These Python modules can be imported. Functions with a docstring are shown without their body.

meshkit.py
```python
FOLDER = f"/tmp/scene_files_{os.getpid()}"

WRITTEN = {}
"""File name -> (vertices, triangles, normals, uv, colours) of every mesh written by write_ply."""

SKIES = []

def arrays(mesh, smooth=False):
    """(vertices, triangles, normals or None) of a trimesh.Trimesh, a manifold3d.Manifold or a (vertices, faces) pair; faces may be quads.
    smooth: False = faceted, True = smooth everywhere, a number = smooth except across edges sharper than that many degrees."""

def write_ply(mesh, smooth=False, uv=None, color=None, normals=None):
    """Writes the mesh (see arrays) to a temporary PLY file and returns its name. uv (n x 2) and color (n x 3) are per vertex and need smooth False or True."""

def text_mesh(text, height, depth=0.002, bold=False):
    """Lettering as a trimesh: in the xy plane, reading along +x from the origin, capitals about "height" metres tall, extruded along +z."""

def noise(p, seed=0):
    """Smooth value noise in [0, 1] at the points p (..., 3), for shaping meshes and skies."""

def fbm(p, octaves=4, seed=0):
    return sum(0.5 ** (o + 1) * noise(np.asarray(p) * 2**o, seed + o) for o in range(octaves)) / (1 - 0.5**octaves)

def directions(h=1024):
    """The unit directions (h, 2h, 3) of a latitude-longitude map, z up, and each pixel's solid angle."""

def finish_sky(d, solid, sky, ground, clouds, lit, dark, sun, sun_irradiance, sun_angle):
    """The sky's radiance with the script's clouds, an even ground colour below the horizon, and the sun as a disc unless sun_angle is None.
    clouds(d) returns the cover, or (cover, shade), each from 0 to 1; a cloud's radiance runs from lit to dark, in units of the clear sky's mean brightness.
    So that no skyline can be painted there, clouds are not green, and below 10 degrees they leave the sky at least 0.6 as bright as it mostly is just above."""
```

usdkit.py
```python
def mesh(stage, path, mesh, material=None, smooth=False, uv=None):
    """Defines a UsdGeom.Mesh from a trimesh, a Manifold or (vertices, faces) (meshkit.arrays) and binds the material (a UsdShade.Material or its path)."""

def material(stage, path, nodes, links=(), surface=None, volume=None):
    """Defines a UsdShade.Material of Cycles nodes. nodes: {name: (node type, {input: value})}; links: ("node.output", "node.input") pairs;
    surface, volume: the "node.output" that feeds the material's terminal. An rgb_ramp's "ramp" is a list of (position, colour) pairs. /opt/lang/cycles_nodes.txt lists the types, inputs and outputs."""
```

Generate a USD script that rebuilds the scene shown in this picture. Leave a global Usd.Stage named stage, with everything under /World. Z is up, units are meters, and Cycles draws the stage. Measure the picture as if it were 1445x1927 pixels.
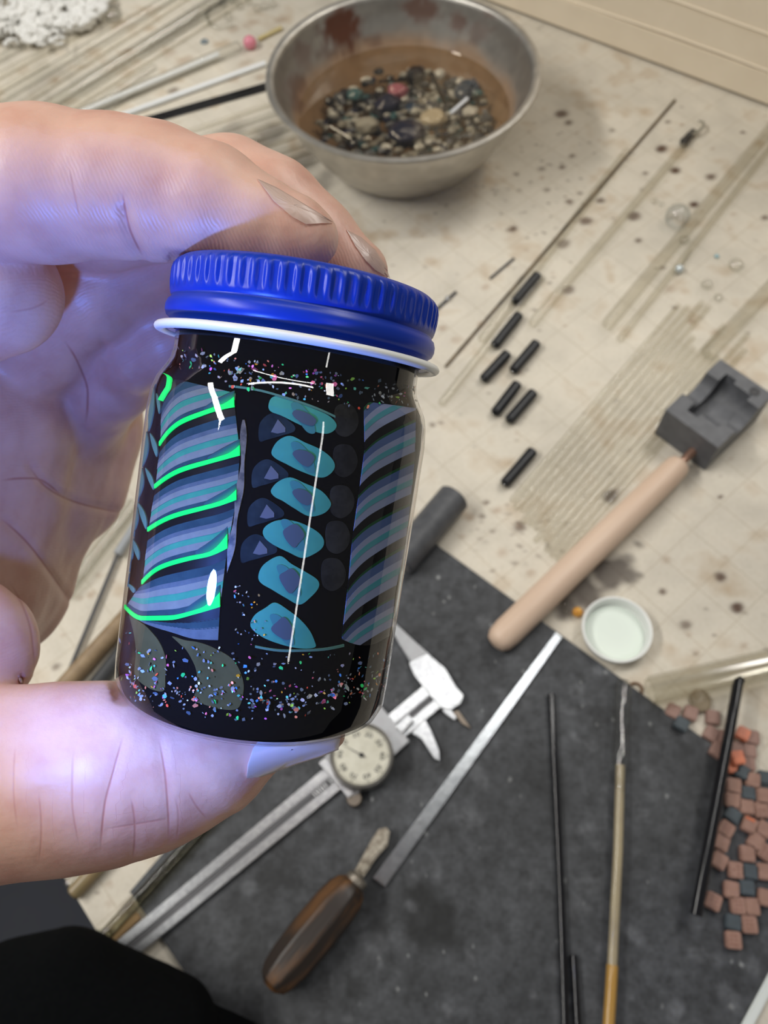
import math
import random
import numpy as np
import trimesh
import manifold3d as m3
import shapely.geometry as sg
import usdkit
import meshkit
from pxr import Usd, UsdGeom, UsdLux, UsdShade, Gf, Sdf, Vt

random.seed(7)
RNG = np.random.default_rng(7)
stage = Usd.Stage.CreateInMemory()
UsdGeom.Xform.Define(stage, '/World')
UsdGeom.Scope.Define(stage, '/World/Looks')
stage.SetDefaultPrim(stage.GetPrimAtPath('/World'))

# ------------------------------------------------------------------ camera
W_PX, H_PX, F_PX = 1445, 1927, 1500.0
CX, CY = W_PX / 2, H_PX / 2
CAM_H, TILT, ROLL = 0.49, math.radians(62), math.radians(5)
EYE = np.array([0.0, 0.0, CAM_H])
_r0, _u0 = np.array([1.0, 0, 0]), np.array([0, math.sin(TILT), math.cos(TILT)])
FWD = np.array([0, math.cos(TILT), -math.sin(TILT)])
RIGHT = math.cos(ROLL) * _r0 - math.sin(ROLL) * _u0
UP = math.sin(ROLL) * _r0 + math.cos(ROLL) * _u0
cam = UsdGeom.Camera.Define(stage, '/World/camera')
cam.CreateHorizontalApertureAttr(24.0)
cam.CreateVerticalApertureAttr(24.0 * H_PX / W_PX)
cam.CreateFocalLengthAttr(24.0 * F_PX / W_PX)
cam.CreateFStopAttr(24.0 * F_PX / W_PX / 0.78)
cam.CreateFocusDistanceAttr(0.112)
cam.CreateClippingRangeAttr(Gf.Vec2f(0.02, 50))
cam.CreateExposureAttr(0.0)
_b = -FWD
cam.AddTransformOp().Set(Gf.Matrix4d(*RIGHT, 0, *UP, 0, *_b, 0, *EYE, 1))


def cw(p):
    """world position of a point given along the lens axes: right, down, forward (metres)."""
    p = np.asarray(p, float)
    return EYE + p[..., 0:1] * RIGHT - p[..., 1:2] * UP + p[..., 2:3] * FWD


def ray(px, py):
    return (px - CX) / F_PX * RIGHT - (py - CY) / F_PX * UP + FWD


def T(px, py, z=0.0):
    """the point of the horizontal plane at height z that is seen at a pixel of the photograph."""
    d = ray(px, py)
    return EYE + d * ((z - CAM_H) / d[2])


def to_px(p):
    q = np.asarray(p, float) - EYE
    x, y, z = q @ RIGHT, -(q @ UP), q @ FWD
    return np.stack([CX + F_PX * x / z, CY + F_PX * y / z], -1)


# ------------------------------------------------------------------ lights
def light_matrix(pos, target, along=(1, 0, 0)):
    z = np.asarray(pos, float) - np.asarray(target, float)
    z /= np.linalg.norm(z)
    x = np.asarray(along, float)
    x = x - z * (x @ z)
    x /= np.linalg.norm(x)
    y = np.cross(z, x)
    return Gf.Matrix4d(*x, 0, *y, 0, *z, 0, *map(float, pos), 1)


def rect_light(name, pos, target, w, h, power, color, along=(1, 0, 0)):
    l = UsdLux.RectLight.Define(stage, '/World/' + name)
    l.CreateWidthAttr(w), l.CreateHeightAttr(h), l.CreateIntensityAttr(power), l.CreateColorAttr(Gf.Vec3f(*color))
    l.AddTransformOp().Set(light_matrix(pos, target, along))


JAR_O = np.array([-0.0134477, -0.0258725, 0.1272263])          # centre of the lid's white rim, along the lens axes
JAR_A = np.array([0.156488, -1.0, -0.109549])
JAR_A /= np.linalg.norm(JAR_A)
JAR_W = cw(JAR_O)
AXIS_W = cw(JAR_O + JAR_A) - JAR_W

dome = UsdLux.DomeLight.Define(stage, '/World/room_light')
dome.CreateIntensityAttr(0.042)
dome.CreateColorAttr(Gf.Vec3f(1.0, 0.985, 0.96))
rect_light('ceiling_light_west', (-1.1, 0.30, 1.42), (0.1, 0.35, 0), 1.2, 0.13, 41.0, (1, 0.975, 0.93), (0, 1, 0))
rect_light('ceiling_light_east', (0.9, 0.9, 1.42), (0.1, 0.35, 0), 0.9, 0.15, 22.0, (1, 0.97, 0.92), (0, 1, 0))
rect_light('ceiling_light_middle', (0.12, 0.52, 1.45), (0.12, 0.45, 0), 0.9, 0.045, 26.0, (1, 0.98, 0.95))
_lp = cw(JAR_O + JAR_A * -0.025) + 1.1 * np.array([0.5, -0.62, 0.6])
rect_light('tube_light', _lp, cw(JAR_O + JAR_A * -0.025), 0.62, 0.030, 15.0, (1, 0.98, 0.95), AXIS_W)
uv = UsdLux.SphereLight.Define(stage, '/World/ultraviolet_lamp')
uv.CreateRadiusAttr(0.0035)
uv.CreateIntensityAttr(720.0)
uv.CreateColorAttr(Gf.Vec3f(0.10, 0.24, 1.0))
_uvp = np.array([-0.052, 0.021, 0.073])
uv.AddTransformOp().Set(light_matrix(cw(_uvp), cw(_uvp + np.array([0.60, -0.50, 0.62]))))
_sh = UsdLux.ShapingAPI.Apply(uv.GetPrim())                     # a torch: its beam points along the jar, away from the palm
_sh.CreateShapingConeAngleAttr(76.0)
_sh.CreateShapingConeSoftnessAttr(0.6)

# ------------------------------------------------------------------ helpers
USED = {}


def numbered(path):
    n = USED.get(path, 0)
    USED[path] = n + 1
    return path if n == 0 else f'{path}_{n:03d}'


def describe(prim, label=None, cat=None, group=None, kind=None):
    for k, v in (('label', label), ('category', cat), ('group', group), ('kind', kind)):
        if v:
            prim.SetCustomDataByKey(k, v)


class Thing:
    def __init__(self, name, label, cat, loc, group=None, kind=None):
        self.path = numbered('/World/' + name)
        self.loc = np.asarray(loc, float)
        x = UsdGeom.Xform.Define(stage, self.path)
        x.AddTranslateOp().Set(Gf.Vec3d(*self.loc))
        describe(x.GetPrim(), label, cat, group, kind)

    def part(self, name, mesh, mat, smooth=30, label=None, kind=None, parent=None, uv=None):
        p = numbered((parent or self.path) + '/' + name)
        v, f = vf(mesh)
        g = usdkit.mesh(stage, p, (v - self.loc, f), mat, smooth)
        describe(g.GetPrim(), label, None, None, kind)
        return p


def vf(mesh):
    if hasattr(mesh, 'to_mesh'):
        m = mesh.to_mesh()
        return np.array(m.vert_properties[:, :3], float), np.array(m.tri_verts, int)
    if isinstance(mesh, (tuple, list)):
        v, f = np.asarray(mesh[0], float), np.asarray(mesh[1], int)
        if f.shape[1] == 4:
            f = np.vstack([f[:, [0, 1, 2]], f[:, [0, 2, 3]]])
        return v, f
    return np.array(mesh.vertices, float), np.array(mesh.faces, int)


def solo(name, mesh, mat, label, cat, smooth=30, group=None, kind=None):
    """a thing that is one mesh."""
    p = numbered('/World/' + name)
    v, f = vf(mesh)
    loc = v.mean(0)
    loc[2] = v[:, 2].min()
    g = usdkit.mesh(stage, p, (v - loc, f), mat, smooth)
    UsdGeom.Xformable(g).AddTranslateOp().Set(Gf.Vec3d(*loc))
    describe(g.GetPrim(), label, cat, group, kind)
    return p


def join(*ms):
    vs, fs, n = [], [], 0
    for m in ms:
        v, f = vf(m)
        vs.append(v), fs.append(f + n)
        n += len(v)
    return np.vstack(vs), np.vstack(fs)


def frame(axis):
    a = np.asarray(axis, float) / np.linalg.norm(axis)
    e = np.cross(a, [0, 0, 1.0])
    if np.linalg.norm(e) < 1e-6:
        e = np.array([1.0, 0, 0])
    e /= np.linalg.norm(e)
    return a, e, np.cross(a, e)


def lathe(profile, origin, axis, n=48, rmod=None, closed=False):
    """profile: (radius, height) pairs turned about the axis; the ends meet the axis when their radius is 0."""
    a, e, g = frame(axis)
    pr = np.asarray(profile, float)
    th = np.linspace(0, 2 * np.pi, n, endpoint=False)
    r = pr[:, 0][:, None] * np.ones(n)
    if rmod is not None:
        r = rmod(r, pr[:, 1][:, None] * np.ones(n), th[None, :] * np.ones((len(pr), 1)))
    v = np.asarray(origin) + pr[:, 1][:, None, None] * a + r[..., None] * (np.cos(th)[None, :, None] * e + np.sin(th)[None, :, None] * g)
    v = v.reshape(-1, 3)
    f = []
    m = len(pr)
    for i in range(m if closed else m - 1):
        for_j = np.arange(n)
        k = (for_j + 1) % n
        i2 = (i + 1) % m
        f.append(np.stack([i * n + for_j, i * n + k, i2 * n + k, i2 * n + for_j], 1))
    f = np.vstack(f)
    f = np.vstack([f[:, [0, 1, 2]], f[:, [0, 2, 3]]])
    t = trimesh.Trimesh(v, f, process=False)
    t.merge_vertices(digits_vertex=8)
    t.update_faces(t.nondegenerate_faces(height=1e-12))
    t.remove_unreferenced_vertices()
    if not closed and t.volume < 0 or closed and t.volume < 0:
        t.invert()
    return np.array(t.vertices), np.array(t.faces)


def rod(p0, p1, r, n=14, r1=None, bevel=0.25, hollow=None):
    """a solid or hollow round rod between two points with softened ends."""
    p0, p1 = np.asarray(p0, float), np.asarray(p1, float)
    L = np.linalg.norm(p1 - p0)
    r1 = r if r1 is None else r1
    b, b1 = r * bevel, r1 * bevel
    if hollow:
        pr = [(r * hollow, 0), (r - b, 0), (r, b), (r1, L - b1), (r1 - b1, L), (r1 * hollow, L)]
        return lathe(pr, p0, p1 - p0, n, closed=True)
    return lathe([(0, 0), (r - b, 0), (r, b), (r1, L - b1), (r1 - b1, L), (0, L)], p0, p1 - p0, n)


def tube(points, radii, n=10, caps=True):
    """a swept round tube along points."""
    P = np.asarray(points, float)
    R = np.broadcast_to(np.asarray(radii, float), (len(P),))
    t = np.gradient(P, axis=0)
    t /= np.linalg.norm(t, axis=1, keepdims=True)
    up = np.array([0.13, 0.21, 0.97])
    e = np.cross(t, up)
    e /= np.linalg.norm(e, axis=1, keepdims=True)
    g = np.cross(t, e)
    th = np.linspace(0, 2 * np.pi, n, endpoint=False)
    v = P[:, None] + R[:, None, None] * (np.cos(th)[None, :, None] * e[:, None] + np.sin(th)[None, :, None] * g[:, None])
    m = len(P)
    v = np.vstack([v.reshape(-1, 3), P[:1], P[-1:]])
    j = np.arange(n)
    k = (j + 1) % n
    f = [np.stack([i * n + j, i * n + k, (i + 1) * n + k, (i + 1) * n + j], 1) for i in range(m - 1)]
    f = np.vstack(f)
    f = np.vstack([f[:, [0, 1, 2]], f[:, [0, 2, 3]], np.stack([k, j, np.full(n, m * n)], 1), np.stack([(m - 1) * n + j, (m - 1) * n + k, np.full(n, m * n + 1)], 1)])
    tm = trimesh.Trimesh(v, f, process=False)
    if tm.volume < 0:
        f = f[:, ::-1]
    return v, f


def slab(px, z0, z1, bevel=0.0004):
    """a plate whose outline is given by pixels on its top plane z1; softened upper edge."""
    poly = sg.Polygon([T(x, y, z1)[:2] for x, y in px]).buffer(0)
    return prism(poly, z0, z1, bevel)


def prism(poly, z0, z1, bevel=0.0004):
    ms = []
    if poly.geom_type != 'Polygon':
        poly = max(poly.geoms, key=lambda g: g.area)
    inner = poly.buffer(-bevel)
    if bevel <= 0 or inner.is_empty or inner.geom_type != 'Polygon':
        m = trimesh.creation.extrude_polygon(poly, z1 - z0, engine='earcut')
        m.apply_translation([0, 0, z0])
        return m
    cs = m3.Manifold.extrude(m3.CrossSection([np.array(poly.exterior.coords)[:-1] if sg.LinearRing(poly.exterior).is_ccw else np.array(poly.exterior.coords)[:-1][::-1]]), z1 - z0 - bevel).translate([0, 0, z0])
    pts = np.vstack([np.c_[np.array(poly.exterior.coords)[:-1], np.full(len(poly.exterior.coords) - 1, z1 - bevel)]])
    top = m3.Manifold.extrude(m3.CrossSection([np.array(inner.exterior.coords)[:-1] if sg.LinearRing(inner.exterior).is_ccw else np.array(inner.exterior.coords)[:-1][::-1]]), z1 - z0).translate([0, 0, z0])
    return cs + top


def ball(c, r, sub=2, squash=(1, 1, 1)):
    s = trimesh.creation.icosphere(sub, 1.0)
    return np.array(s.vertices) * r * np.asarray(squash) + np.asarray(c), np.array(s.faces)


def lin(r, g, b):
    """sRGB 0-255 to linear."""
    c = np.array([r, g, b], float) / 255
    return tuple(np.where(c <= 0.04045, c / 12.92, ((c + 0.055) / 1.055) ** 2.4))


LOOKS = {}


def mat(name, color, rough=0.5, metal=0.0, spec=0.5, coat=0.0, color2=None, scale=60.0, detail=4.0, bump=0.0, bump_scale=None, ramp=(0.35, 0.65), emit=None, emit_strength=0.0, sss=0.0, dist=0.0, stretch=None):
    if name in LOOKS:
        return LOOKS[name]
    nodes = {'p': ('principled_bsdf', {'base_color': color, 'roughness': rough, 'metallic': metal, 'specular_ior_level': spec, 'coat_weight': coat})}
    links = []
    if emit is not None:
        nodes['p'][1].update(emission_color=emit, emission_strength=emit_strength)
    if sss:
        nodes['p'][1].update(subsurface_weight=sss, subsurface_scale=0.003, subsurface_radius=(1, 0.4, 0.25))
    vec = None
    if color2 is not None or bump:
        nodes['g'] = ('geometry', {})
        vec = 'g.position'
        if stretch is not None:
            nodes['mp'] = ('mapping', {'mapping_type': 'texture', 'rotation': (0, 0, stretch[0]), 'scale': (stretch[1], 1, 1)})
            links.append(('g.position', 'mp.vector'))
            vec = 'mp.vector'
    if color2 is not None:
        nodes['n'] = ('noise_texture', {'scale': scale, 'detail': detail, 'roughness': 0.6, 'distortion': dist})
        nodes['r'] = ('rgb_ramp', {'ramp': [(0, color), (ramp[0], color), (ramp[1], color2), (1, color2)]})
        links += [(vec, 'n.vector'), ('n.fac', 'r.fac'), ('r.color', 'p.base_color')]
    if bump:
        nodes['bn'] = ('noise_texture', {'scale': bump_scale or scale * 3, 'detail': 3.0})
        nodes['b'] = ('bump', {'strength': bump, 'distance': 0.0005})
        links += [(vec, 'bn.vector'), ('bn.fac', 'b.height'), ('b.normal', 'p.normal')]
    LOOKS[name] = usdkit.material(stage, '/World/Looks/' + name, nodes, links, surface='p.BSDF')
    return LOOKS[name]


def clear_glass(name, tint=(0.93, 0.93, 0.91), edge=(0.42, 0.43, 0.42), rough=0.02, gain=0.9, blend=0.45):
    """see-through glass: tinted at its edges, mirroring more and more towards grazing angles."""
    nodes = {'lw': ('layer_weight', {'blend': blend}), 'mx': ('mix', {'color1': tint, 'color2': edge}), 't': ('transparent_bsdf', {}),
             'gl': ('glossy_bsdf', {'color': (1, 1, 1), 'roughness': rough}), 'l5': ('layer_weight', {'blend': 0.5}), 'pw': ('math', {'math_type': 'power', 'value2': 5.0}), 'ma': ('math', {'math_type': 'multiply_add', 'value2': gain, 'value3': 0.04}), 'm': ('mix_closure', {})}
    links = [('lw.facing', 'mx.fac'), ('mx.color', 't.color'), ('l5.facing', 'pw.value1'), ('pw.value', 'ma.value1'), ('ma.value', 'm.fac'), ('t.BSDF', 'm.closure1'), ('gl.BSDF', 'm.closure2')]
    LOOKS[name] = usdkit.material(stage, '/World/Looks/' + name, nodes, links, surface='m.closure')
    return LOOKS[name]


GLASS = clear_glass('clear_glass', (0.985, 0.985, 0.975), (0.68, 0.68, 0.66), 0.02, 1.0, 0.4)
GLASS_SOFT = clear_glass('dusty_clear_glass', (0.975, 0.97, 0.95), (0.78, 0.77, 0.74), 0.12, 0.5, 0.4)
SHELL = clear_glass('jar_clear_layer', (0.97, 0.97, 0.97), (0.55, 0.55, 0.56), 0.015, 0.9, 0.12)
M_BLACK = mat('black_glass', (0.008, 0.008, 0.010), 0.12)
M_BLACK_SATIN = mat('black_satin_tube', (0.012, 0.013, 0.016), 0.38)
M_STEEL = mat('bright_steel', (0.55, 0.56, 0.57), 0.3, 1.0, color2=(0.40, 0.41, 0.43), scale=300)
M_STEEL_DULL = mat('dull_steel', (0.36, 0.37, 0.38), 0.40, 1.0, color2=(0.34, 0.34, 0.35), scale=260)
M_DARKMETAL = mat('dark_metal', (0.10, 0.10, 0.105), 0.45, 0.8)
M_WHITE = mat('white_enamel', (0.88, 0.90, 0.87), 0.3)
M_GRAPHITE = mat('graphite', (0.085, 0.088, 0.097), 0.5, color2=(0.115, 0.119, 0.13), scale=140, bump=0.15)
M_WOOD = mat('pale_turned_wood', (0.72, 0.55, 0.425), 0.5, color2=(0.62, 0.45, 0.33), scale=60, bump=0.1, stretch=(math.atan2(*(T(1280, 872) - T(930, 1213))[1::-1]), 9.0))
M_WOOD_DARK = mat('worn_brown_wood', (0.15, 0.066, 0.02), 0.45, color2=(0.026, 0.018, 0.014), scale=110, ramp=(0.36, 0.56), bump=0.3, bump_scale=300, stretch=(math.atan2(*(T(668, 1660) - T(507, 1857))[1::-1]), 9.0))
M_COPPER = mat('copper_pin', (0.50, 0.30, 0.22), 0.4, 0.8)

# ------------------------------------------------------------------ the bench and what is around it
edge_a, edge_b = T(112, 1636), T(206, 1792)
edge_d = (edge_b - edge_a)[:2] / np.linalg.norm((edge_b - edge_a)[:2])
edge_n = np.array([-edge_d[1], edge_d[0]])
if edge_n @ (T(1000, 800)[:2] - edge_a[:2]) < 0:
    edge_n = -edge_n


def bench_xy(s, t):
    """s metres inward from the near edge, t metres along it."""
    return edge_a[:2] + edge_n * s + edge_d * t


def stain_field(pts, spots, base, seed, strength=1.0):
    """base colour with burnt, sooty and painted-shadow spots of their own shape."""
    col = np.tile(np.asarray(base, float), (len(pts), 1))
    wob = meshkit.fbm(np.c_[pts[:, :2] * 90, np.zeros(len(pts))], 3, seed) - 0.5
    for cx_, cy_, rx, ry, ang, amount, tone in spots:
        d = pts[:, :2] - [cx_, cy_]
        c, s = math.cos(ang), math.sin(ang)
        u = (d[:, 0] * c + d[:, 1] * s) / rx
        v = (-d[:, 0] * s + d[:, 1] * c) / ry
        q = np.hypot(u, v) + wob * 0.9
        w = np.clip((1.25 - q) / 0.7, 0, 1) ** 1.4 * amount * strength
        col = col * (1 - w[:, None]) + np.asarray(tone) * w[:, None]
    return col


def px_spot(px, py, rpx, amount, tone, aspect=1.0, ang=None):
    c = T(px, py)
    e = np.linalg.norm(T(px + rpx, py)[:2] - c[:2])
    return (c[0], c[1], e, e * aspect, ang or 0.0, amount, tone)


def grid_plate(corners, n, m, z, depth):
    """a finely divided flat plate between four corners (xy), with sides and underside."""
    a, b, c, d = [np.asarray(q, float) for q in corners]
    s, t = np.meshgrid(np.linspace(0, 1, n), np.linspace(0, 1, m), indexing='ij')
    xy = (1 - s)[..., None] * (1 - t)[..., None] * a + s[..., None] * (1 - t)[..., None] * b + s[..., None] * t[..., None] * c + (1 - s)[..., None] * t[..., None] * d
    top = np.concatenate([xy.reshape(-1, 2), np.full((n * m, 1), z)], 1)
    i, j = np.meshgrid(np.arange(n - 1), np.arange(m - 1), indexing='ij')
    q = np.stack([i * m + j, (i + 1) * m + j, (i + 1) * m + j + 1, i * m + j + 1], -1).reshape(-1, 4)
    border = list(range(0, n * m, m)) + list(range((n - 1) * m + 1, n * m)) + list(range((n - 1) * m - 1, m - 2, -m))[0:] + list(range(m - 2, 0, -1))
    border = [k for k in dict.fromkeys(border)]
    low = top[border] - [0, 0, depth]
    base = len(top)
    nb = len(border)
    k = np.arange(nb)
    side = np.stack([np.array(border), base + k, base + (k + 1) % nb, np.array(border)[(k + 1) % nb]], 1)
    v = np.vstack([top, low, [low.mean(0)]])
    cap = np.stack([base + (k + 1) % nb, base + k, np.full(nb, base + nb)], 1)
    f = np.vstack([q[:, [0, 1, 2]], q[:, [0, 2, 3]], side[:, [0, 1, 2]], side[:, [0, 2, 3]], cap])
    tm = trimesh.Trimesh(v, f, process=False)
    if tm.face_normals[0][2] < 0:
        f = f[:, ::-1]
    return v, f


def color_primvar(path, col, name='stain'):
    g = UsdGeom.Mesh.Get(stage, path)
    UsdGeom.PrimvarsAPI(g.GetPrim()).CreatePrimvar(name, Sdf.ValueTypeNames.Color3fArray, 'vertex').Set(Vt.Vec3fArray.FromNumpy(np.asarray(col, np.float32)))


def float_primvar(path, val, name):
    g = UsdGeom.Mesh.Get(stage, path)
    UsdGeom.PrimvarsAPI(g.GetPrim()).CreatePrimvar(name, Sdf.ValueTypeNames.FloatArray, 'vertex').Set(Vt.FloatArray.FromNumpy(np.asarray(val, np.float32)))


# bench board
BENCH = (0.66, 0.61, 0.515)
BURN, SOOT, TAN = (0.10, 0.055, 0.035), (0.10, 0.095, 0.085), (0.36, 0.24, 0.15)
spots = []
for x, y, r, a in [(1058, 213, 13, .75), (1070, 231, 9, .7), (1077, 293, 7, .75), (1058, 315, 7, .75), (972, 328, 6, .75), (1019, 317, 7, .55), (1019, 335, 5, .5), (1029, 358, 7, .7),
                   (1091, 364, 6, .85), (1070, 379, 8, .7), (966, 430, 10, .8), (1103, 416, 12, .7), (1130, 377, 9, .7), (1244, 281, 12, .85), (1271, 321, 10, .85), (1214, 326, 7, .7),
                   (1337, 332, 12, .75), (1306, 385, 10, .9), (1193, 407, 13, .7), (1201, 453, 8, .7), (1060, 459, 12, .55), (1068, 547, 12, .6), (1247, 504, 7, .6), (1269, 579, 6, .7),
                   (1257, 229, 6, .6), (1439, 410, 9, .7), (1262, 545, 12, .4), (1302, 605, 8, .5), (1345, 625, 9, .4), (1380, 403, 7, .5), (1151, 245, 5, .6), (1398, 249, 4, .9),
                   (912, 540, 9, .4), (905, 610, 9, .5), (832, 618, 8, .5), (857, 640, 12, .35), (1356, 1085, 12, .8), (1387, 1143, 13, .85), (1246, 1114, 9, .8), (1291, 1175, 11, .6),
                   (1255, 1052, 9, .4), (979, 991, 13, .7), (935, 960, 10, .5), (885, 975, 10, .5), (945, 1040, 12, .4), (1000, 1080, 10, .4), (870, 1010, 8, .4), (915, 945, 7, .8), (1152, 930, 14, .6),
                   (1355, 935, 5, .8), (1310, 1230, 7, .4), (1400, 1215, 7, .5), (325, 170, 9, .55), (240, 95, 10, .4), (320, 100, 14, .35), (460, 120, 14, .35), (490, 145, 10, .4), (470, 45, 18, .35),
                   (530, 35, 14, .35), (440, 150, 12, .35), (345, 115, 16, .4), (440, 55, 12, .4), (205, 1665, 6, .5), (200, 1688, 4, .9), (182, 1683, 4, .8), (120, 1195, 5, .4), (105, 1255, 10, .6),
                   (170, 1120, 6, .5), (185, 1082, 5, .4), (215, 1095, 5, .4), (150, 1125, 5, .5), (205, 1700, 9, .3), (990, 470, 5, .4), (1085, 250, 4, .4), (960, 600, 5, .4), (975, 700, 7, .35)]:
    spots.append(px_spot(x, y, r * 1.15, a, BURN if a > 0.5 else TAN, 0.8, 0.5))
for _ in range(230):                                            # small specks of burnt glass dust
    x, y = RNG.uniform(560, 1445), RNG.uniform(30, 1300)
    spots.append(px_spot(x, y, RNG.uniform(1.5, 4.5), RNG.uniform(0.2, 0.7), BURN if RNG.random() < 0.6 else TAN))
for _ in range(70):
    x, y = RNG.normal(1010, 60), RNG.normal(345, 60)
    spots.append(px_spot(x, y, RNG.uniform(1.5, 4), RNG.uniform(0.3, 0.8), BURN))
for _ in range(60):
    x, y = RNG.normal(950, 50), RNG.normal(1010, 40)
    spots.append(px_spot(x, y, RNG.uniform(1.5, 5), RNG.uniform(0.2, 0.6), BURN))
# the big grey-brown stain under the wooden handle, sooty places behind the hand, and the shadow of the bowl painted in beside it
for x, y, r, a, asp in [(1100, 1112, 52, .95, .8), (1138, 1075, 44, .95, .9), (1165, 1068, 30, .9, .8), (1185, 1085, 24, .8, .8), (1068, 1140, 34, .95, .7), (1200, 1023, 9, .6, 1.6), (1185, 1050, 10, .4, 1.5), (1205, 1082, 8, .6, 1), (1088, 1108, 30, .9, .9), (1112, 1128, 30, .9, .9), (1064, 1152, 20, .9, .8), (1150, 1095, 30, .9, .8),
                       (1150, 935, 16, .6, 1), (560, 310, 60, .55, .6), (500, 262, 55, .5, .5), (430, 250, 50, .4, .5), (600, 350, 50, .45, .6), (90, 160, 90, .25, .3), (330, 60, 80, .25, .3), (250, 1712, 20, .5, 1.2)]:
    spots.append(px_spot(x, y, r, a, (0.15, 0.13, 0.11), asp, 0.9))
c0, c1, c2, c3 = bench_xy(0, -1.15), bench_xy(0, 0.55), bench_xy(1.30, 0.55), bench_xy(1.30, -1.15)
bench = grid_plate((c0, c1, c2, c3), 820, 640, 0.0, 0.03)
bv, bf = bench
_n1 = meshkit.fbm(np.c_[bv[:, :2] * 14, np.zeros(len(bv))], 4, 3)
_n2 = meshkit.fbm(np.c_[bv[:, :2] * 55, np.zeros(len(bv))], 3, 9)
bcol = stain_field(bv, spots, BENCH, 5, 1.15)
bcol *= (1 + 0.30 * (_n1 - 0.5) + 0.26 * (_n2 - 0.5))[:, None] * (1 - np.clip(_n2 - 0.60, 0, 1)[:, None] * np.array([0.9, 1.2, 1.5]))
t = Thing('workbench', 'beige heat-proof workbench top speckled with burn marks and scorch stains', 'workbench', (*bench_xy(0.6, -0.3), 0))
ang = math.atan2(edge_d[1], edge_d[0])
bm = usdkit.material(stage, '/World/Looks/bench_board', {
    'a': ('attribute', {'attribute': 'stain'}), 'g': ('geometry', {}), 'mp': ('mapping', {'rotation': (0, 0, -ang), 'scale': (1, 1, 1)}),
    'br': ('brick_texture', {'offset': 0.0, 'scale': 1.0, 'brick_width': 0.030, 'row_height': 0.030, 'mortar_size': 0.0006, 'mortar_smooth': 0.6, 'color1': (1, 1, 1), 'color2': (1, 1, 1), 'mortar': (0.82, 0.79, 0.74)}),
    'mu': ('mix', {'mix_type': 'multiply', 'fac': 0.75}), 'n': ('noise_texture', {'scale': 420.0, 'detail': 4.0}), 'r': ('rgb_ramp', {'ramp': [(0, (0.86, 0.84, 0.8)), (0.6, (1, 1, 1)), (1, (1.0, 1.0, 1.0))]}),
    'm2': ('mix', {'mix_type': 'multiply', 'fac': 1.0}), 'b': ('bump', {'strength': 0.2, 'distance': 0.0004}), 'p': ('principled_bsdf', {'roughness': 0.62, 'specular_ior_level': 0.35})},
    [('g.position', 'mp.vector'), ('mp.vector', 'br.vector'), ('a.color', 'mu.color1'), ('br.color', 'mu.color2'), ('g.position', 'n.vector'), ('n.fac', 'r.fac'), ('mu.color', 'm2.color1'), ('r.color', 'm2.color2'),
     ('m2.color', 'p.base_color'), ('n.fac', 'b.height'), ('b.normal', 'p.normal')], surface='p.BSDF')
bp = t.part('board', bench, bm, False)
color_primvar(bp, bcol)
leg_m = mat('bench_leg_metal', (0.08, 0.085, 0.09), 0.5, 0.5)
for s_, t_ in ((0.06, 0.45), (0.06, -1.05), (1.22, 0.45), (1.22, -1.05)):
    q = bench_xy(s_, t_)
    b = trimesh.creation.box([0.05, 0.05, 0.72])
    b.apply_translation([q[0], q[1], -0.03 - 0.36])
    t.part('leg', b, leg_m, False)

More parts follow.
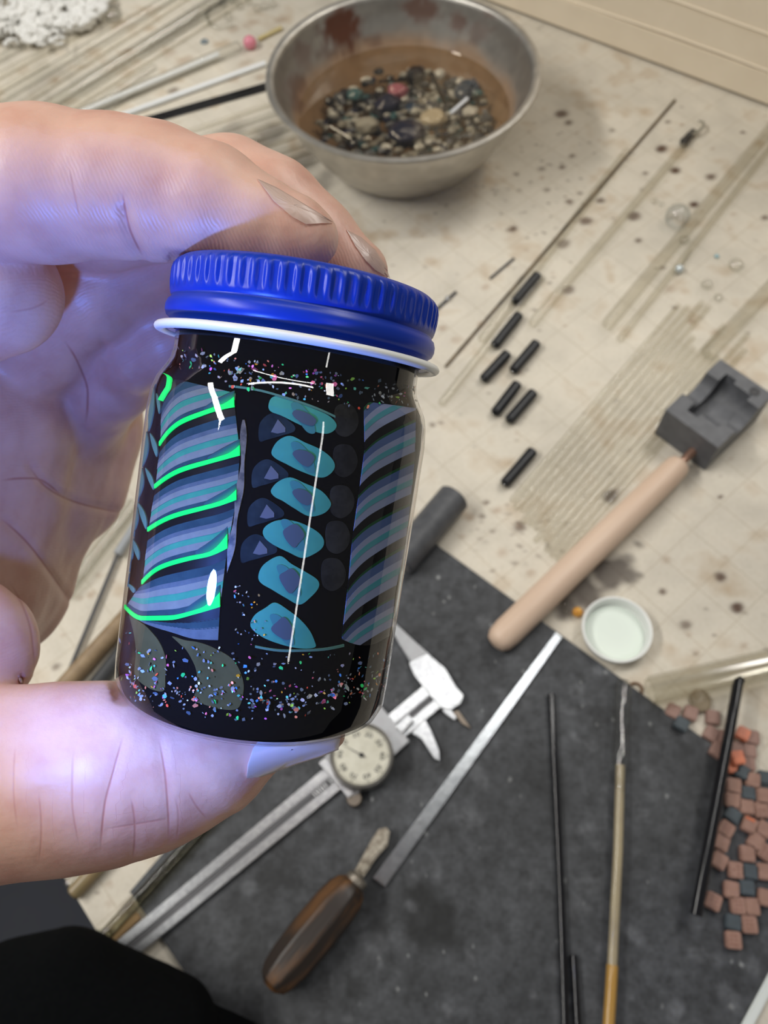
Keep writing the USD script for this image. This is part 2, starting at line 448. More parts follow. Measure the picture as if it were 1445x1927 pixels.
fl = trimesh.creation.box([6, 6, 0.02])
fl.apply_translation([0.2, 0.3, -0.76])
p = numbered('/World/floor')
g = usdkit.mesh(stage, p, fl, mat('floor_concrete', (0.026, 0.030, 0.044), 0.7, color2=(0.032, 0.036, 0.050), scale=6, bump=0.1))
describe(g.GetPrim(), 'dark blue-grey floor below the near edge of the workbench', None, None, 'structure')

# dark rubber mat
MAT_Z = 0.003
ma, mb, mc_ = T(244, 1678, MAT_Z), T(812, 1018, MAT_Z), T(1445, 1478, MAT_Z)
md_ = T(1392, 1927, MAT_Z)
me_ = T(1445, 1828, MAT_Z)
far = me_ + (me_ - md_) * 0.0
d_r = (mc_ - mb)[:2] / np.linalg.norm((mc_ - mb)[:2])
d_e = (md_ - me_)[:2] / np.linalg.norm((md_ - me_)[:2])
A_ = np.array([d_r, -d_e]).T
st = np.linalg.solve(A_, me_[:2] - mb[:2])
corner_r = mb[:2] + d_r * st[0]
corner_l = ma[:2] + (T(375, 1890, MAT_Z)[:2] - T(298, 1778, MAT_Z)[:2]) * 0
dl = (T(372, 1884, MAT_Z) - T(296, 1772, MAT_Z))[:2]
dl /= np.linalg.norm(dl)
# lower corner: where the near left edge meets the line of the white strip
st = np.linalg.solve(np.array([dl, -d_e]).T, me_[:2] - ma[:2])
corner_b = ma[:2] + dl * st[0]
rub = grid_plate((mb[:2], corner_r, corner_b, ma[:2]), 300, 300, MAT_Z, MAT_Z - 0.0002)
rv, rf = rub
rs = []
for x, y, r, a, asp in [(795, 1700, 45, .8, 1), (830, 1755, 45, .8, 1.1), (810, 1730, 55, .8, 1), (505, 1655, 28, .5, 1), (555, 1660, 22, .4, 1), (665, 1860, 26, .5, .9), (715, 1740, 24, .4, .8), (1040, 1480, 40, .35, 1.6),
                       (1010, 1850, 90, .35, 1), (480, 1760, 40, .3, 1), (800, 1850, 40, .3, 1), (700, 1680, 20, .4, 1)]:
    rs.append(px_spot(x, y, r, a, (0.013, 0.014, 0.015), asp, 0.4))
for _ in range(240):
    rs.append(px_spot(RNG.uniform(400, 1440), RNG.uniform(1050, 1920), RNG.uniform(4, 30), RNG.uniform(0.12, 0.45), (0.11, 0.115, 0.125) if RNG.random() < 0.6 else (0.02, 0.021, 0.023), RNG.uniform(0.4, 1), RNG.uniform(0, 3)))
for _ in range(60):
    rs.append(px_spot(RNG.uniform(700, 1440), RNG.uniform(1050, 1920), RNG.uniform(1.5, 4), RNG.uniform(0.3, 0.8), (0.28, 0.29, 0.29)))
rcol = stain_field(rv, rs, (0.047, 0.050, 0.055), 21, 1.3)
rcol *= (1 + 0.9 * (meshkit.fbm(np.c_[rv[:, :2] * 40, np.zeros(len(rv))], 5, 33) - 0.5))[:, None]
rm = usdkit.material(stage, '/World/Looks/rubber_mat', {'a': ('attribute', {'attribute': 'stain'}), 'g': ('geometry', {}), 'n': ('noise_texture', {'scale': 170.0, 'detail': 6.0, 'roughness': 0.65}),
    'r': ('rgb_ramp', {'ramp': [(0.3, (0.45, 0.45, 0.45)), (0.7, (1.5, 1.5, 1.5))]}), 'm': ('mix', {'mix_type': 'multiply', 'fac': 1.0}), 'b': ('bump', {'strength': 0.25, 'distance': 0.0006}), 'p': ('principled_bsdf', {'roughness': 0.55, 'specular_ior_level': 0.4})},
    [('g.position', 'n.vector'), ('n.fac', 'r.fac'), ('a.color', 'm.color1'), ('r.color', 'm.color2'), ('m.color', 'p.base_color'), ('n.fac', 'b.height'), ('b.normal', 'p.normal')], surface='p.BSDF')
mp_ = solo('rubber_mat', rub, rm, 'large dark grey rubber mat with blotchy stains lying on the bench under the caliper', 'mat', False)
color_primvar(mp_, rcol)
# pale strip along the mat's far corner edge
q0, q1 = corner_r, corner_b
dirs = (q1 - q0) / np.linalg.norm(q1 - q0)
nrm = np.array([-dirs[1], dirs[0]])
if nrm @ (ma[:2] - q0) > 0:
    nrm = -nrm
strip = sg.Polygon([q0 + nrm * 0.0006 - dirs * 0.01, q0 + dirs * 0.26 + nrm * 0.0006, q0 + dirs * 0.26 + nrm * 0.0055, q0 - dirs * 0.01 + nrm * 0.0055])
solo('edging_strip', prism(strip, 0.0002, 0.0042, 0.0008), mat('pale_plastic', (0.72, 0.76, 0.73), 0.35), 'narrow pale greenish-white strip along the lower side of the grey mat', 'strip')

# cardboard box standing at the back
k0, k1 = T(985, 28), T(1445, 200)
kd = (k1 - k0)[:2] / np.linalg.norm((k1 - k0)[:2])
kn = np.array([-kd[1], kd[0]])
if kn @ k0[:2] < kn @ T(800, 800)[:2]:
    kn = -kn
t = Thing('cardboard_box', 'plain beige corrugated cardboard box standing upright at the back of the bench', 'box', (*(k0[:2] + kd * 0.2), 0))
BOXH = 0.34
m_card = mat('cardboard', (0.80, 0.70, 0.545), 0.75, color2=(0.76, 0.66, 0.51), scale=25, bump=0.15, bump_scale=500)
pts = [k0[:2] - kd * 0.14, k0[:2] + kd * 0.62, k0[:2] + kd * 0.62 + kn * 0.3, k0[:2] - kd * 0.14 + kn * 0.3]
t.part('body', prism(sg.Polygon(pts), 0.0015, BOXH, 0.001), m_card, 30)
zz = 0.0305
for i in range(9):                                              # scored creases across the front
    o = -kn * 0.0005
    a_, b_ = k0[:2] - kd * 0.13 + o, k0[:2] + kd * 0.61 + o
    r_ = tube([np.r_[a_ + kd * 0.74 * s_, zz + 0.0008 * math.sin(s_ * 19 + i)] for s_ in np.linspace(0, 1, 14)], 0.0011, 6)
    t.part('crease', r_, mat('cardboard_crease', (0.82, 0.72, 0.565), 0.8), True)
    zz += 0.0295
fl_ = prism(sg.Polygon([k0[:2] - kd * 0.14 - kn * 0.0007, k0[:2] + kd * 0.62 - kn * 0.0007, k0[:2] + kd * 0.62 - kn * 0.0025, k0[:2] - kd * 0.14 - kn * 0.0025]), 0.0035, 0.029, 0.0005)
t.part('bottom_flap', fl_, m_card, 30)

# ------------------------------------------------------------------ the jar in the hand
def jar_local(theta, r, h):
    """points of the jar in lens axes: angle, radius, height above the white rim."""
    e = np.cross(JAR_A, [0, 0, 1.0])
    e /= np.linalg.norm(e)
    g = np.cross(JAR_A, e)
    return JAR_O + np.asarray(h)[..., None] * JAR_A + np.asarray(r)[..., None] * (np.cos(theta)[..., None] * e + np.sin(theta)[..., None] * g)


R_BODY = 0.02216
PROFILE = np.array([(-0.0575, 0.0203), (-0.0566, 0.0214), (-0.0550, 0.02205), (-0.052, 0.02216), (-0.030, 0.02216), (-0.0125, 0.02216), (-0.0095, 0.0219), (-0.0075, 0.0213), (-0.0058, 0.0203), (-0.0045, 0.0196), (-0.003, 0.0193), (0.001, 0.0193)])
CORE_IN = 0.00062


def core_r(h):
    return np.interp(h, PROFILE[:, 0], PROFILE[:, 1]) - CORE_IN


def on_core(px, py, lift=0.0):
    """pixels -> points on the jar's inner body (lens axes), with the outward direction."""
    px, py = np.asarray(px, float), np.asarray(py, float)
    d = np.stack([(px - CX) / F_PX, (py - CY) / F_PX, np.ones_like(px)], -1)
    s = np.full(px.shape, 0.099)
    done = np.zeros(px.shape, bool)
    for _ in range(400):
        q = d * s[..., None] - JAR_O
        h = q @ JAR_A
        rr = np.linalg.norm(q - h[..., None] * JAR_A, axis=-1)
        gap = rr - core_r(h)
        done |= gap <= 1e-6
        s = np.where(done, s, s + np.clip(gap * 0.6, 2e-6, 5e-4))
        if done.all() or s.max() > 0.16:
            break
    # pixels that miss the body: nearest approach on the silhouette
    q = d * s[..., None] - JAR_O
    h = q @ JAR_A
    rad = q - h[..., None] * JAR_A
    miss = ~done
    if miss.any():
        ss = np.linspace(0.10, 0.15, 200)
        dm = d[miss]
        Q = dm[:, None] * ss[None, :, None] - JAR_O
        H = Q @ JAR_A
        RR = np.linalg.norm(Q - H[..., None] * JAR_A, axis=-1) - core_r(H)
        k = RR.argmin(1)
        q[miss] = Q[np.arange(len(k)), k]
        h = q @ JAR_A
        rad = q - h[..., None] * JAR_A
    n = rad / np.linalg.norm(rad, axis=-1, keepdims=True)
    return JAR_O + h[..., None] * JAR_A + n * (core_r(h) + lift)[..., None], n


def sheet(px, py, lift, thick=0.00025):
    """a thin inlay: an (n, m) grid of pixels laid on the core, raised by lift, with closed sides."""
    P, N = on_core(px, py, 0.0)
    n, m = px.shape
    top = (P + N * lift).reshape(-1, 3)
    bot = (P + N * (lift - thick)).reshape(-1, 3)
    i, j = np.meshgrid(np.arange(n - 1), np.arange(m - 1), indexing='ij')
    q = np.stack([i * m + j, i * m + j + 1, (i + 1) * m + j + 1, (i + 1) * m + j], -1).reshape(-1, 4)
    K = n * m
    rim = [k for k in range(m)] + [k * m + m - 1 for k in range(1, n)] + [(n - 1) * m + k for k in range(m - 2, -1, -1)] + [k * m for k in range(n - 2, 0, -1)]
    rim = np.array(rim)
    r2 = np.roll(rim, -1)
    side = np.stack([rim, r2, r2 + K, rim + K], 1)
    f = np.vstack([q, q[:, ::-1] + K, side[:, ::-1]])
    v = cw(np.vstack([top, bot]))
    tm = trimesh.Trimesh(v, np.vstack([f[:, [0, 1, 2]], f[:, [0, 2, 3]]]), process=False)
    nrm_ = tm.face_normals[:len(q)].mean(0)
    outward = (cw(P.reshape(-1, 3) + N.reshape(-1, 3)) - cw(P.reshape(-1, 3))).mean(0)
    if nrm_ @ outward < 0:
        tm.invert()
    return np.array(tm.vertices), np.array(tm.faces)


def smooth_closed(pts, n=64):
    """a closed curve through points (Catmull-Rom), resampled."""
    p = np.asarray(pts, float)
    out = []
    k = len(p)
    for i in range(k):
        p0, p1, p2, p3 = p[i - 1], p[i], p[(i + 1) % k], p[(i + 2) % k]
        t_ = np.linspace(0, 1, max(3, n // k + 1), endpoint=False)[:, None]
        out.append(0.5 * ((2 * p1) + (-p0 + p2) * t_ + (2 * p0 - 5 * p1 + 4 * p2 - p3) * t_ ** 2 + (-p0 + 3 * p1 - 3 * p2 + p3) * t_ ** 3))
    return np.vstack(out)


def patch(pts, lift, thick=0.00025, n=56, rings=6, smooth=True):
    """an inlay whose outline is a closed (star-shaped) curve of pixels."""
    c = smooth_closed(pts, n) if smooth else np.asarray(pts, float)
    area = sg.Polygon(c).buffer(0)
    ctr = np.array(area.representative_point().coords[0]) if not area.contains(area.centroid) else np.array(area.centroid.coords[0])
    s = np.linspace(0.02, 1, rings)
    px = ctr[0] + s[:, None] * (np.r_[c[:, 0], c[:1, 0]] - ctr[0])
    py = ctr[1] + s[:, None] * (np.r_[c[:, 1], c[:1, 1]] - ctr[1])
    return sheet(px, py, lift, thick)


JAR_BASE = cw(JAR_O + JAR_A * -0.0575)
jar = Thing('glass_jar', 'black glass jar with glitter, teal swirls and glowing green stripes, held in the hand', 'jar', JAR_BASE)


def turned(prof, n=144, rmod=None, closed=False):
    """turn (height, radius) pairs about the jar's axis."""
    return lathe([(r, h) for h, r in prof], JAR_W, AXIS_W, n, rmod, closed)


M_CORE = mat('jar_black_core', (0.003, 0.003, 0.004), 0.35, spec=0.0)
core_prof = [(-0.0567, 0.0)] + [(max(h, -0.0567), r - CORE_IN) for h, r in PROFILE] + [(0.0015, 0.0)]
jar.part('core', turned(core_prof), M_CORE, 40, 'opaque black glass body')
sh = [(h, r) for h, r in PROFILE]
inner = [(h, r - CORE_IN - 0.0004) for h, r in PROFILE[::-1]]
bottom_in = [(0.001, 0.0185)]
shell_prof = [(-0.0576, 0.0)] + sh + [(0.001, 0.0184)] + [(max(h, -0.0560), min(r, 0.0200) if h < -0.055 else r) for h, r in inner[1:]] + [(-0.0560, 0.0)]
jar.part('clear_layer', turned(shell_prof), SHELL, 40, 'clear outer glass layer')

# left panel: diagonal canes with glowing lines
SRGB = lin
M_LAV = mat('lavender_cane', (0.175, 0.19, 0.165), 0.5, spec=0.0, color2=(0.15, 0.165, 0.15), scale=400)
M_SLATE = mat('slate_blue_cane', (0.095, 0.12, 0.135), 0.5, spec=0.0, color2=(0.07, 0.09, 0.105), scale=400)
M_TEAL = mat('teal_cane', (0.05, 0.25, 0.145), 0.5, spec=0.0, color2=(0.04, 0.21, 0.13), scale=400)
M_NAVY = mat('navy_cane', (0.028, 0.062, 0.075), 0.5, spec=0.0, color2=(0.02, 0.045, 0.058), scale=300)
M_INK = mat('black_cane', (0.004, 0.004, 0.006), 0.4, spec=0.1)
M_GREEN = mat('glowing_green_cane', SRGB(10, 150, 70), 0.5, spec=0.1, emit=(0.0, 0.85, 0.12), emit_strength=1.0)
M_DGREEN = mat('dark_green_cane', SRGB(18, 66, 40), 0.5, spec=0.1)
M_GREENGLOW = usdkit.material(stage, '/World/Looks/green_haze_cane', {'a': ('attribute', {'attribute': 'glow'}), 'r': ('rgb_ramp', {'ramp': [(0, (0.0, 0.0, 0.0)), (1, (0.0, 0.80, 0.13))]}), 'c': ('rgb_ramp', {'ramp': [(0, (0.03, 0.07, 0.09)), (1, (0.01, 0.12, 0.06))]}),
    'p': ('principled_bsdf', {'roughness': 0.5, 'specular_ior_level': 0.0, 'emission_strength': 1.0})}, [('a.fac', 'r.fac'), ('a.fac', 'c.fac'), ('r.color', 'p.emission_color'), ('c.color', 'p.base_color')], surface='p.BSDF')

G = [[(306, 752), (320, 722), (345, 700), (395, 690), (447, 690)],
     [(303, 836), (337, 798), (383, 778), (412, 769), (442, 763)],
     [(294, 916), (337, 887), (394, 869), (425, 861), (452, 854)],
     [(281, 997), (326, 972), (383, 956), (415, 948), (446, 937)],
     [(270, 1096), (303, 1068), (360, 1050), (395, 1043), (429, 1028)],
     [(238, 1142), (270, 1163), (320, 1162), (370, 1151), (415, 1138)],
     [(236, 1146), (272, 1172), (325, 1190), (375, 1203), (411, 1204)]]


def curve(pts, n=26):
    p = np.asarray(pts, float)
    d = np.r_[0, np.cumsum(np.hypot(*np.diff(p, axis=0).T))]
    from scipy.interpolate import PchipInterpolator
    s = np.linspace(0, 1, n)
    return np.stack([PchipInterpolator(d / d[-1], p[:, k])(s) for k in (0, 1)], 1)


GC = [curve(g) for g in G]


def top_limit(x):
    return 706 + (x - 300) * 0.235


def band(c0_, c1_, f0, f1, lift, m=4, limit=None):
    s = np.linspace(f0, f1, m)
    px = c0_[:, 0][:, None] * (1 - s) + c1_[:, 0][:, None] * s
    py = c0_[:, 1][:, None] * (1 - s) + c1_[:, 1][:, None] * s
    if limit is not None:
        py = np.maximum(py, limit(px))
    return sheet(px, py, lift)


BANDS = [(0.04, 0.23, M_INK, 'black_stripe'), (0.21, 0.385, M_NAVY, 'navy_stripe'), (0.37, 0.56, M_SLATE, 'slate_blue_stripe'), (0.46, 0.585, M_LAV, 'lavender_stripe'), (0.57, 0.725, M_TEAL, 'teal_stripe'),
         (0.71, 0.87, M_LAV, 'lavender_stripe'), (0.855, 1.0, M_NAVY, 'navy_stripe')]
for k in range(5):
    for i, (f0, f1, m_, nm) in enumerate(BANDS):
        jar.part(nm, band(GC[k], GC[k + 1], f0, f1, 0.00012 + 0.00002 * (i % 4), limit=top_limit if k == 0 else None), m_, 35)
for f0, f1, m_, nm in [(0.05, 0.4, M_INK, 'black_stripe'), (0.36, 0.66, M_NAVY, 'navy_stripe'), (0.62, 1.0, M_SLATE, 'slate_blue_stripe')]:
    jar.part(nm, band(GC[5], GC[6], f0, f1, 0.00016), m_, 35)
for k in range(1, 6):                                           # the glowing lines, wider where they turn up at the right
    c = GC[k]
    s = np.linspace(0, 1, len(c))
    w_up = 4.2 + 3.0 * np.clip((s - 0.72) / 0.28, 0, 1)
    hook = 30 * np.clip((s - 0.80) / 0.2, 0, 1) ** 1.6 if k > 3 else 16 * np.clip((s - 0.86) / 0.14, 0, 1) ** 1.6
    w_dn = np.full(len(c), 4.6) * (0.75 + 0.25 * np.sin(np.pi * np.clip(s * 1.1, 0, 1)))
    mm = np.linspace(0, 1, 5)
    px = c[:, 0][:, None] + 0 * mm
    y0, y1 = c[:, 1] - w_up - hook * 0.55, c[:, 1] + w_dn
    py = y0[:, None] * (1 - mm) + y1[:, None] * mm
    jar.part('glowing_green_stripe', sheet(px, py, 0.00036, 0.0003), M_GREEN, 35, 'bright glowing green line')
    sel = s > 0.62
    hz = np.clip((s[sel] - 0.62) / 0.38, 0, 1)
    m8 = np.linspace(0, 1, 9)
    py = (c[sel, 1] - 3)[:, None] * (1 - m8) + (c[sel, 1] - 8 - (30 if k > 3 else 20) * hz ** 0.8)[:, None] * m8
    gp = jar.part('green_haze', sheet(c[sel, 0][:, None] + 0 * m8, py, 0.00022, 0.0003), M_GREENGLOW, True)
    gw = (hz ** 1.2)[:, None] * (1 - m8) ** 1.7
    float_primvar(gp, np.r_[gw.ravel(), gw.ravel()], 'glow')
hk = curve([(314, 704), (322, 712), (320, 728), (313, 740), (305, 754)], 16)
mm = np.linspace(-1, 1, 4)
jar.part('glowing_green_stripe', sheet(hk[:, 0][:, None] + 3.6 * mm, hk[:, 1][:, None] + 1.5 * mm, 0.00038, 0.0003), M_GREEN, 35, 'bright glowing green line')

# column of teal crescents seen at the far left of the jar
M_DTEAL = mat('dim_teal_cane', (0.08, 0.19, 0.15), 0.5, spec=0.0)
for (x0, y0), (x1, y1), w_ in [((289, 722), (281, 812), 9), ((277, 812), (269, 879), 10), ((268, 880), (258, 944), 11), ((257, 945), (249, 1010), 11), ((247, 1012), (238, 1076), 12), ((238, 1078), (235, 1104), 8),
                              ((296, 740), (301, 779), 6), ((284, 815), (296, 860), 9), ((275, 880), (290, 922), 9), ((261, 945), (276, 996), 10), ((249, 1012), (262, 1054), 9), ((243, 1098), (253, 1116), 9)]:
    a_, b_ = np.array([x0, y0], float), np.array([x1, y1], float)
    s = np.linspace(0, 1, 14)
    ctr = a_ + (b_ - a_) * s[:, None]
    wd = w_ * np.sin(np.pi * s) ** 0.8
    bow = np.array([1.0, 0.12])
    mm = np.linspace(-0.25, 0.75, 4)
    jar.part('teal_crescent', sheet(ctr[:, 0][:, None] + wd[:, None] * mm, ctr[:, 1][:, None] + 0 * mm, 0.00018), M_DTEAL, 35)

# middle column: twisted teal ribbon with dark eyes
M_TEALB = mat('bright_teal_ribbon', (0.06, 0.29, 0.215), 0.5, spec=0.0, color2=(0.05, 0.255, 0.2), scale=250)
M_TEALD = mat('deep_teal_ribbon', (0.05, 0.19, 0.185), 0.5, spec=0.0)
M_EYE = mat('slate_eye', (0.07, 0.095, 0.12), 0.5, spec=0.0)
M_SMOKE = mat('smoky_blue_patch', (0.02, 0.032, 0.04), 0.5, spec=0.0, color2=(0.008, 0.014, 0.02), scale=260)
M_DIAMOND = mat('lavender_diamond', (0.1, 0.11, 0.13), 0.5, spec=0.0)
M_ASH = mat('ash_grey_patch', (0.032, 0.032, 0.03), 0.5, spec=0.0, color2=(0.012, 0.012, 0.012), scale=260)
A3 = lambda pts: [(430 + x / 3.705, 700 + y / 3.705) for x, y in pts]
A5 = lambda pts: [(430 + x / 3.905, 980 + y / 3.905) for x, y in pts]
EYES = [A3([(280, 230), (310, 175), (400, 172), (560, 240), (690, 300), (748, 360), (735, 405), (680, 430), (600, 415), (480, 360), (370, 305), (295, 275)]),
        A3([(300, 555), (345, 480), (430, 445), (530, 490), (640, 540), (715, 600), (738, 660), (700, 715), (630, 735), (500, 690), (400, 640), (325, 600)]),
        A3([(296, 825), (345, 765), (430, 735), (530, 775), (640, 825), (700, 890), (708, 935), (660, 985), (560, 1005), (450, 945), (380, 900), (320, 868)]),
        A5([(253, 75), (285, 30), (370, -5), (500, 5), (630, 65), (692, 128), (690, 190), (630, 240), (540, 272), (440, 230), (330, 175), (268, 125)]),
        A5([(220, 400), (260, 320), (375, 258), (460, 315), (560, 372), (650, 432), (658, 490), (600, 560), (520, 614), (420, 565), (320, 505), (238, 455)]),
        A5([(163, 775), (190, 695), (270, 640), (342, 600), (430, 650), (520, 720), (590, 800), (628, 880), (630, 928), (520, 935), (380, 905), (245, 850)])]
PUPILS = [A3([(440, 285), (475, 262), (560, 290), (612, 335), (590, 375), (530, 365), (465, 325)]),
          A3([(442, 570), (480, 540), (560, 555), (600, 600), (560, 660), (500, 640)]),
          A3([(440, 838), (480, 810), (550, 830), (588, 880), (555, 930), (490, 905)]),
          A5([(395, 80), (430, 40), (490, 18), (535, 55), (558, 110), (515, 165), (480, 200), (425, 150)]),
          A5([(368, 405), (410, 368), (470, 345), (528, 425), (500, 490), (450, 535), (400, 480)]),
          A5([(308, 790), (350, 738), (410, 700), (470, 785), (465, 850), (425, 875), (350, 840)])]
for ey, pu in zip(EYES, PUPILS):
    e_, p_ = np.array(ey), np.array(pu)
    jar.part('teal_eye', patch(e_, 0.00016), M_TEALB, 35)
    c = p_.mean(0)
    lens = [c + [-28, -30], c + [-10, -32], c + [14, -6], c + [24, 22], c + [22, 34], c + [6, 30], c + [-14, 2]]
    sh_ = [(x, y) for x, y in lens]
    jar.part('deep_teal_fold', patch([tuple(c + 0.86 * (np.array(q) - c)) for q in sh_], 0.00022, rings=8), M_TEALD, 35)
    jar.part('slate_pupil', patch(c + (p_ - c) * 0.95, 0.00030, rings=8), M_EYE, 35)
for x, y in [(524, 803), (511, 890), (503, 963), (490, 1031)]:
    jar.part('smoky_patch', patch([(x - 34, y - 8), (x - 8, y - 26), (x + 26, y - 6), (x + 30, y + 8), (x + 8, y + 16), (x - 20, y + 24), (x - 36, y + 26)], 0.00008), M_SMOKE, 35)
    jar.part('lavender_diamond', patch([(x - 14, y + 10), (x - 1, y - 14), (x + 13, y + 2), (x + 13, y + 10), (x - 2, y + 13)], 0.00014, rings=4, smooth=False), M_DIAMOND, 35)
for i, (x, y) in enumerate([(652, 792), (650, 868), (644, 945), (636, 1012), (628, 1082)]):
    jar.part('ash_grey_patch', patch([(x - 20, y - 26), (x + 8, y - 30), (x + 22, y - 6), (x + 16, y + 18), (x - 4, y + 30), (x - 22, y + 16)], 0.00008), M_ASH, 35)
# thin teal line that closes the middle panel at the bottom and top
for pts_, m_, nm in [([(480, 1216), (540, 1224), (600, 1222), (646, 1214)], M_DTEAL, 'teal_edge_line'), ([(432, 727), (480, 733), (530, 746), (590, 766), (630, 784)], M_DTEAL, 'teal_edge_line')]:
    c = curve(pts_, 18)
    mm = np.linspace(-1, 1, 3)
    jar.part(nm, sheet(c[:, 0][:, None] + 0 * mm, c[:, 1][:, None] + 2.2 * mm, 0.00024), m_, 35)
# clear vertical seams beside the middle column
M_SEAM = mat('grey_glass_seam', (.15, .13, .10), 0.3, spec=0.3, color2=(.03, .03, .03), scale=420, ramp=(0.44, 0.62))
c = curve([(459, 790), (458, 860), (449, 940), (436, 1030), (428, 1078)], 22)
mm = np.linspace(-1, 1, 3)
jar.part('glass_seam', sheet(c[:, 0][:, None] + (5.5 + 2.2 * np.sin(np.linspace(0, 17, len(c))) - 3.5 * np.linspace(-1, 1, len(c)) ** 4)[:, None] * mm, c[:, 1][:, None] + 0 * mm, 0.00020), M_SEAM, 35)

# right panel
M_LAV2 = mat('dim_lavender_cane', (0.2, 0.235, 0.36), 0.5, spec=0.0)
M_SLATE2 = mat('dim_slate_cane', (0.065, 0.1, 0.22), 0.5, spec=0.0)
M_TEAL2 = mat('dim_teal_stripe', (0.065, 0.235, 0.28), 0.5, spec=0.0)
RL = [(684, 762), (686, 843), (675, 926), (663, 1010), (654, 1104), (644, 1188), (640, 1262)]
RR_ = [(782, 704), (781, 784), (779, 862), (771, 942), (762, 1020), (742, 1116), (736, 1190)]
RC = []
for (x0, y0), (x1, y1) in zip(RL, RR_):
    RC.append(curve([(x0, y0), (x0 + 0.22 * (x1 - x0), y0 + 0.34 * (y1 - y0)), (x0 + 0.6 * (x1 - x0), y0 + 0.70 * (y1 - y0)), (x1, y1)], 20))
top_r = lambda x: 757 + (x - 700) * 0.13
bot_r = lambda x: 1200 + 14 * np.sin(np.clip((x - 640) / 90, 0, 1) * np.pi) - (x - 700) * 0.02


def both(px, py):
    return np.minimum(np.maximum(py, top_r(px)), bot_r(px))


BR = [(0.06, 0.15, M_DGREEN, 'dark_green_stripe'), (0.13, 0.36, M_SLATE2, 'slate_blue_stripe'), (0.33, 0.50, M_LAV2, 'lavender_stripe'), (0.48, 0.62, M_TEAL2, 'teal_stripe'), (0.60, 0.86, M_LAV2, 'lavender_stripe'), (0.84, 1.06, M_INK, 'black_stripe')]
for k in range(6):
    for i, (f0, f1, m_, nm) in enumerate(BR):
        s = np.linspace(f0, f1, 4)
        px = RC[k][:, 0][:, None] * (1 - s) + RC[k + 1][:, 0][:, None] * s
        py = RC[k][:, 1][:, None] * (1 - s) + RC[k + 1][:, 1][:, None] * s
        q = both(px, py)
        if np.ptp(q, axis=1).max() < 3:
            continue
        jar.part(nm, sheet(px, q, 0.00012 + 0.00002 * (i % 4)), m_, 35)

# olive petals above the foot
M_PETAL = mat('olive_grey_petal', (0.075, 0.070, 0.030), 0.5, spec=0.0, color2=(0.055, 0.052, 0.022), scale=200)
A4 = lambda pts: [(200 + x / 4.379, 1000 + y / 4.379) for x, y in pts]
jar.part('olive_petal', patch(A4([(190, 660), (260, 730), (340, 790), (440, 910), (492, 1050), (490, 1200), (480, 1308), (400, 1308), (300, 1255), (238, 1170), (248, 1000), (232, 850)]), 0.0001, n=72), M_PETAL, 35)
jar.part('olive_petal', patch(A4([(545, 865), (650, 895), (770, 915), (900, 965), (1050, 1062), (1128, 1230), (1120, 1380), (1072, 1462), (940, 1462), (800, 1422), (722, 1388), (748, 1280), (745, 1150), (700, 1040), (640, 950)]), 0.0001, n=75), M_PETAL, 35)

# glitter flakes set in the black glass
FLAKE_TONES = [(0.16, 0.2, 0.22), (0.32, 0.36, 0.38), (0.22, 0.26, 0.30), (0.5, 0.52, 0.5), (0.10, 0.16, 0.22), (0.6, 0.5, 0.42), (0.9, 0.09, 0.04), (0.95, 0.30, 0.16), (0.04, 0.85, 0.2), (0.12, 0.6, 0.42), (0.95, 0.18, 0.32), (0.08, 0.36, 0.95), (1.0, 0.45, 0.02), (0.5, 0.9, 0.08), (0.8, 0.15, 0.75), (0.62, 0.66, 0.7)]
FLAKE_ODDS = np.array([3, 3, 3, 2, 3, 1.6, 1.0, 1.6, 1.0, 1.2, 1.2, 1.3, 0.7, 0.6, 0.7, 1.5])
FLAKE_ODDS /= FLAKE_ODDS.sum()
M_FLAKE = usdkit.material(stage, '/World/Looks/iridescent_flakes', {'a': ('attribute', {'attribute': 'stain'}), 'p': ('principled_bsdf', {'roughness': 0.4, 'metallic': 0.15})}, [('a.color', 'p.base_color')], surface='p.BSDF')
pos = []


def flake_ok(x, y):
    return True


for _ in range(240):                                            # around the shoulder
    s_ = RNG.random()
    x = 312 + s_ * 480
    y0 = 640 + s_ * 84
    pos.append((x, y0 + RNG.uniform(6, 66 if 380 < x < 700 else 50), 1))
for _ in range(470):                                            # around the foot
    s_ = RNG.random()
    x = 225 + s_ * 510
    yb = 1318 + 66 * math.sin(np.pi * np.clip((x - 215) / 520, 0, 1)) ** 0.7 - 20 - 0.02 * x
    yt = 1160 if x < 250 else 1215 if x < 430 else 1228
    y = RNG.uniform(yt, yb) if RNG.random() < 0.5 else RNG.normal(yt + 0.72 * (yb - yt), 14)
    pos.append((x, min(max(y, yt), yb), 1))
for _ in range(40):
    pos.append((RNG.uniform(440, 500), RNG.uniform(1100, 1215), 0.5))
px = np.array([q[0] for q in pos])
py = np.array([q[1] for q in pos])
P, N = on_core(px, py)
fv, ff, fc = [], [], []
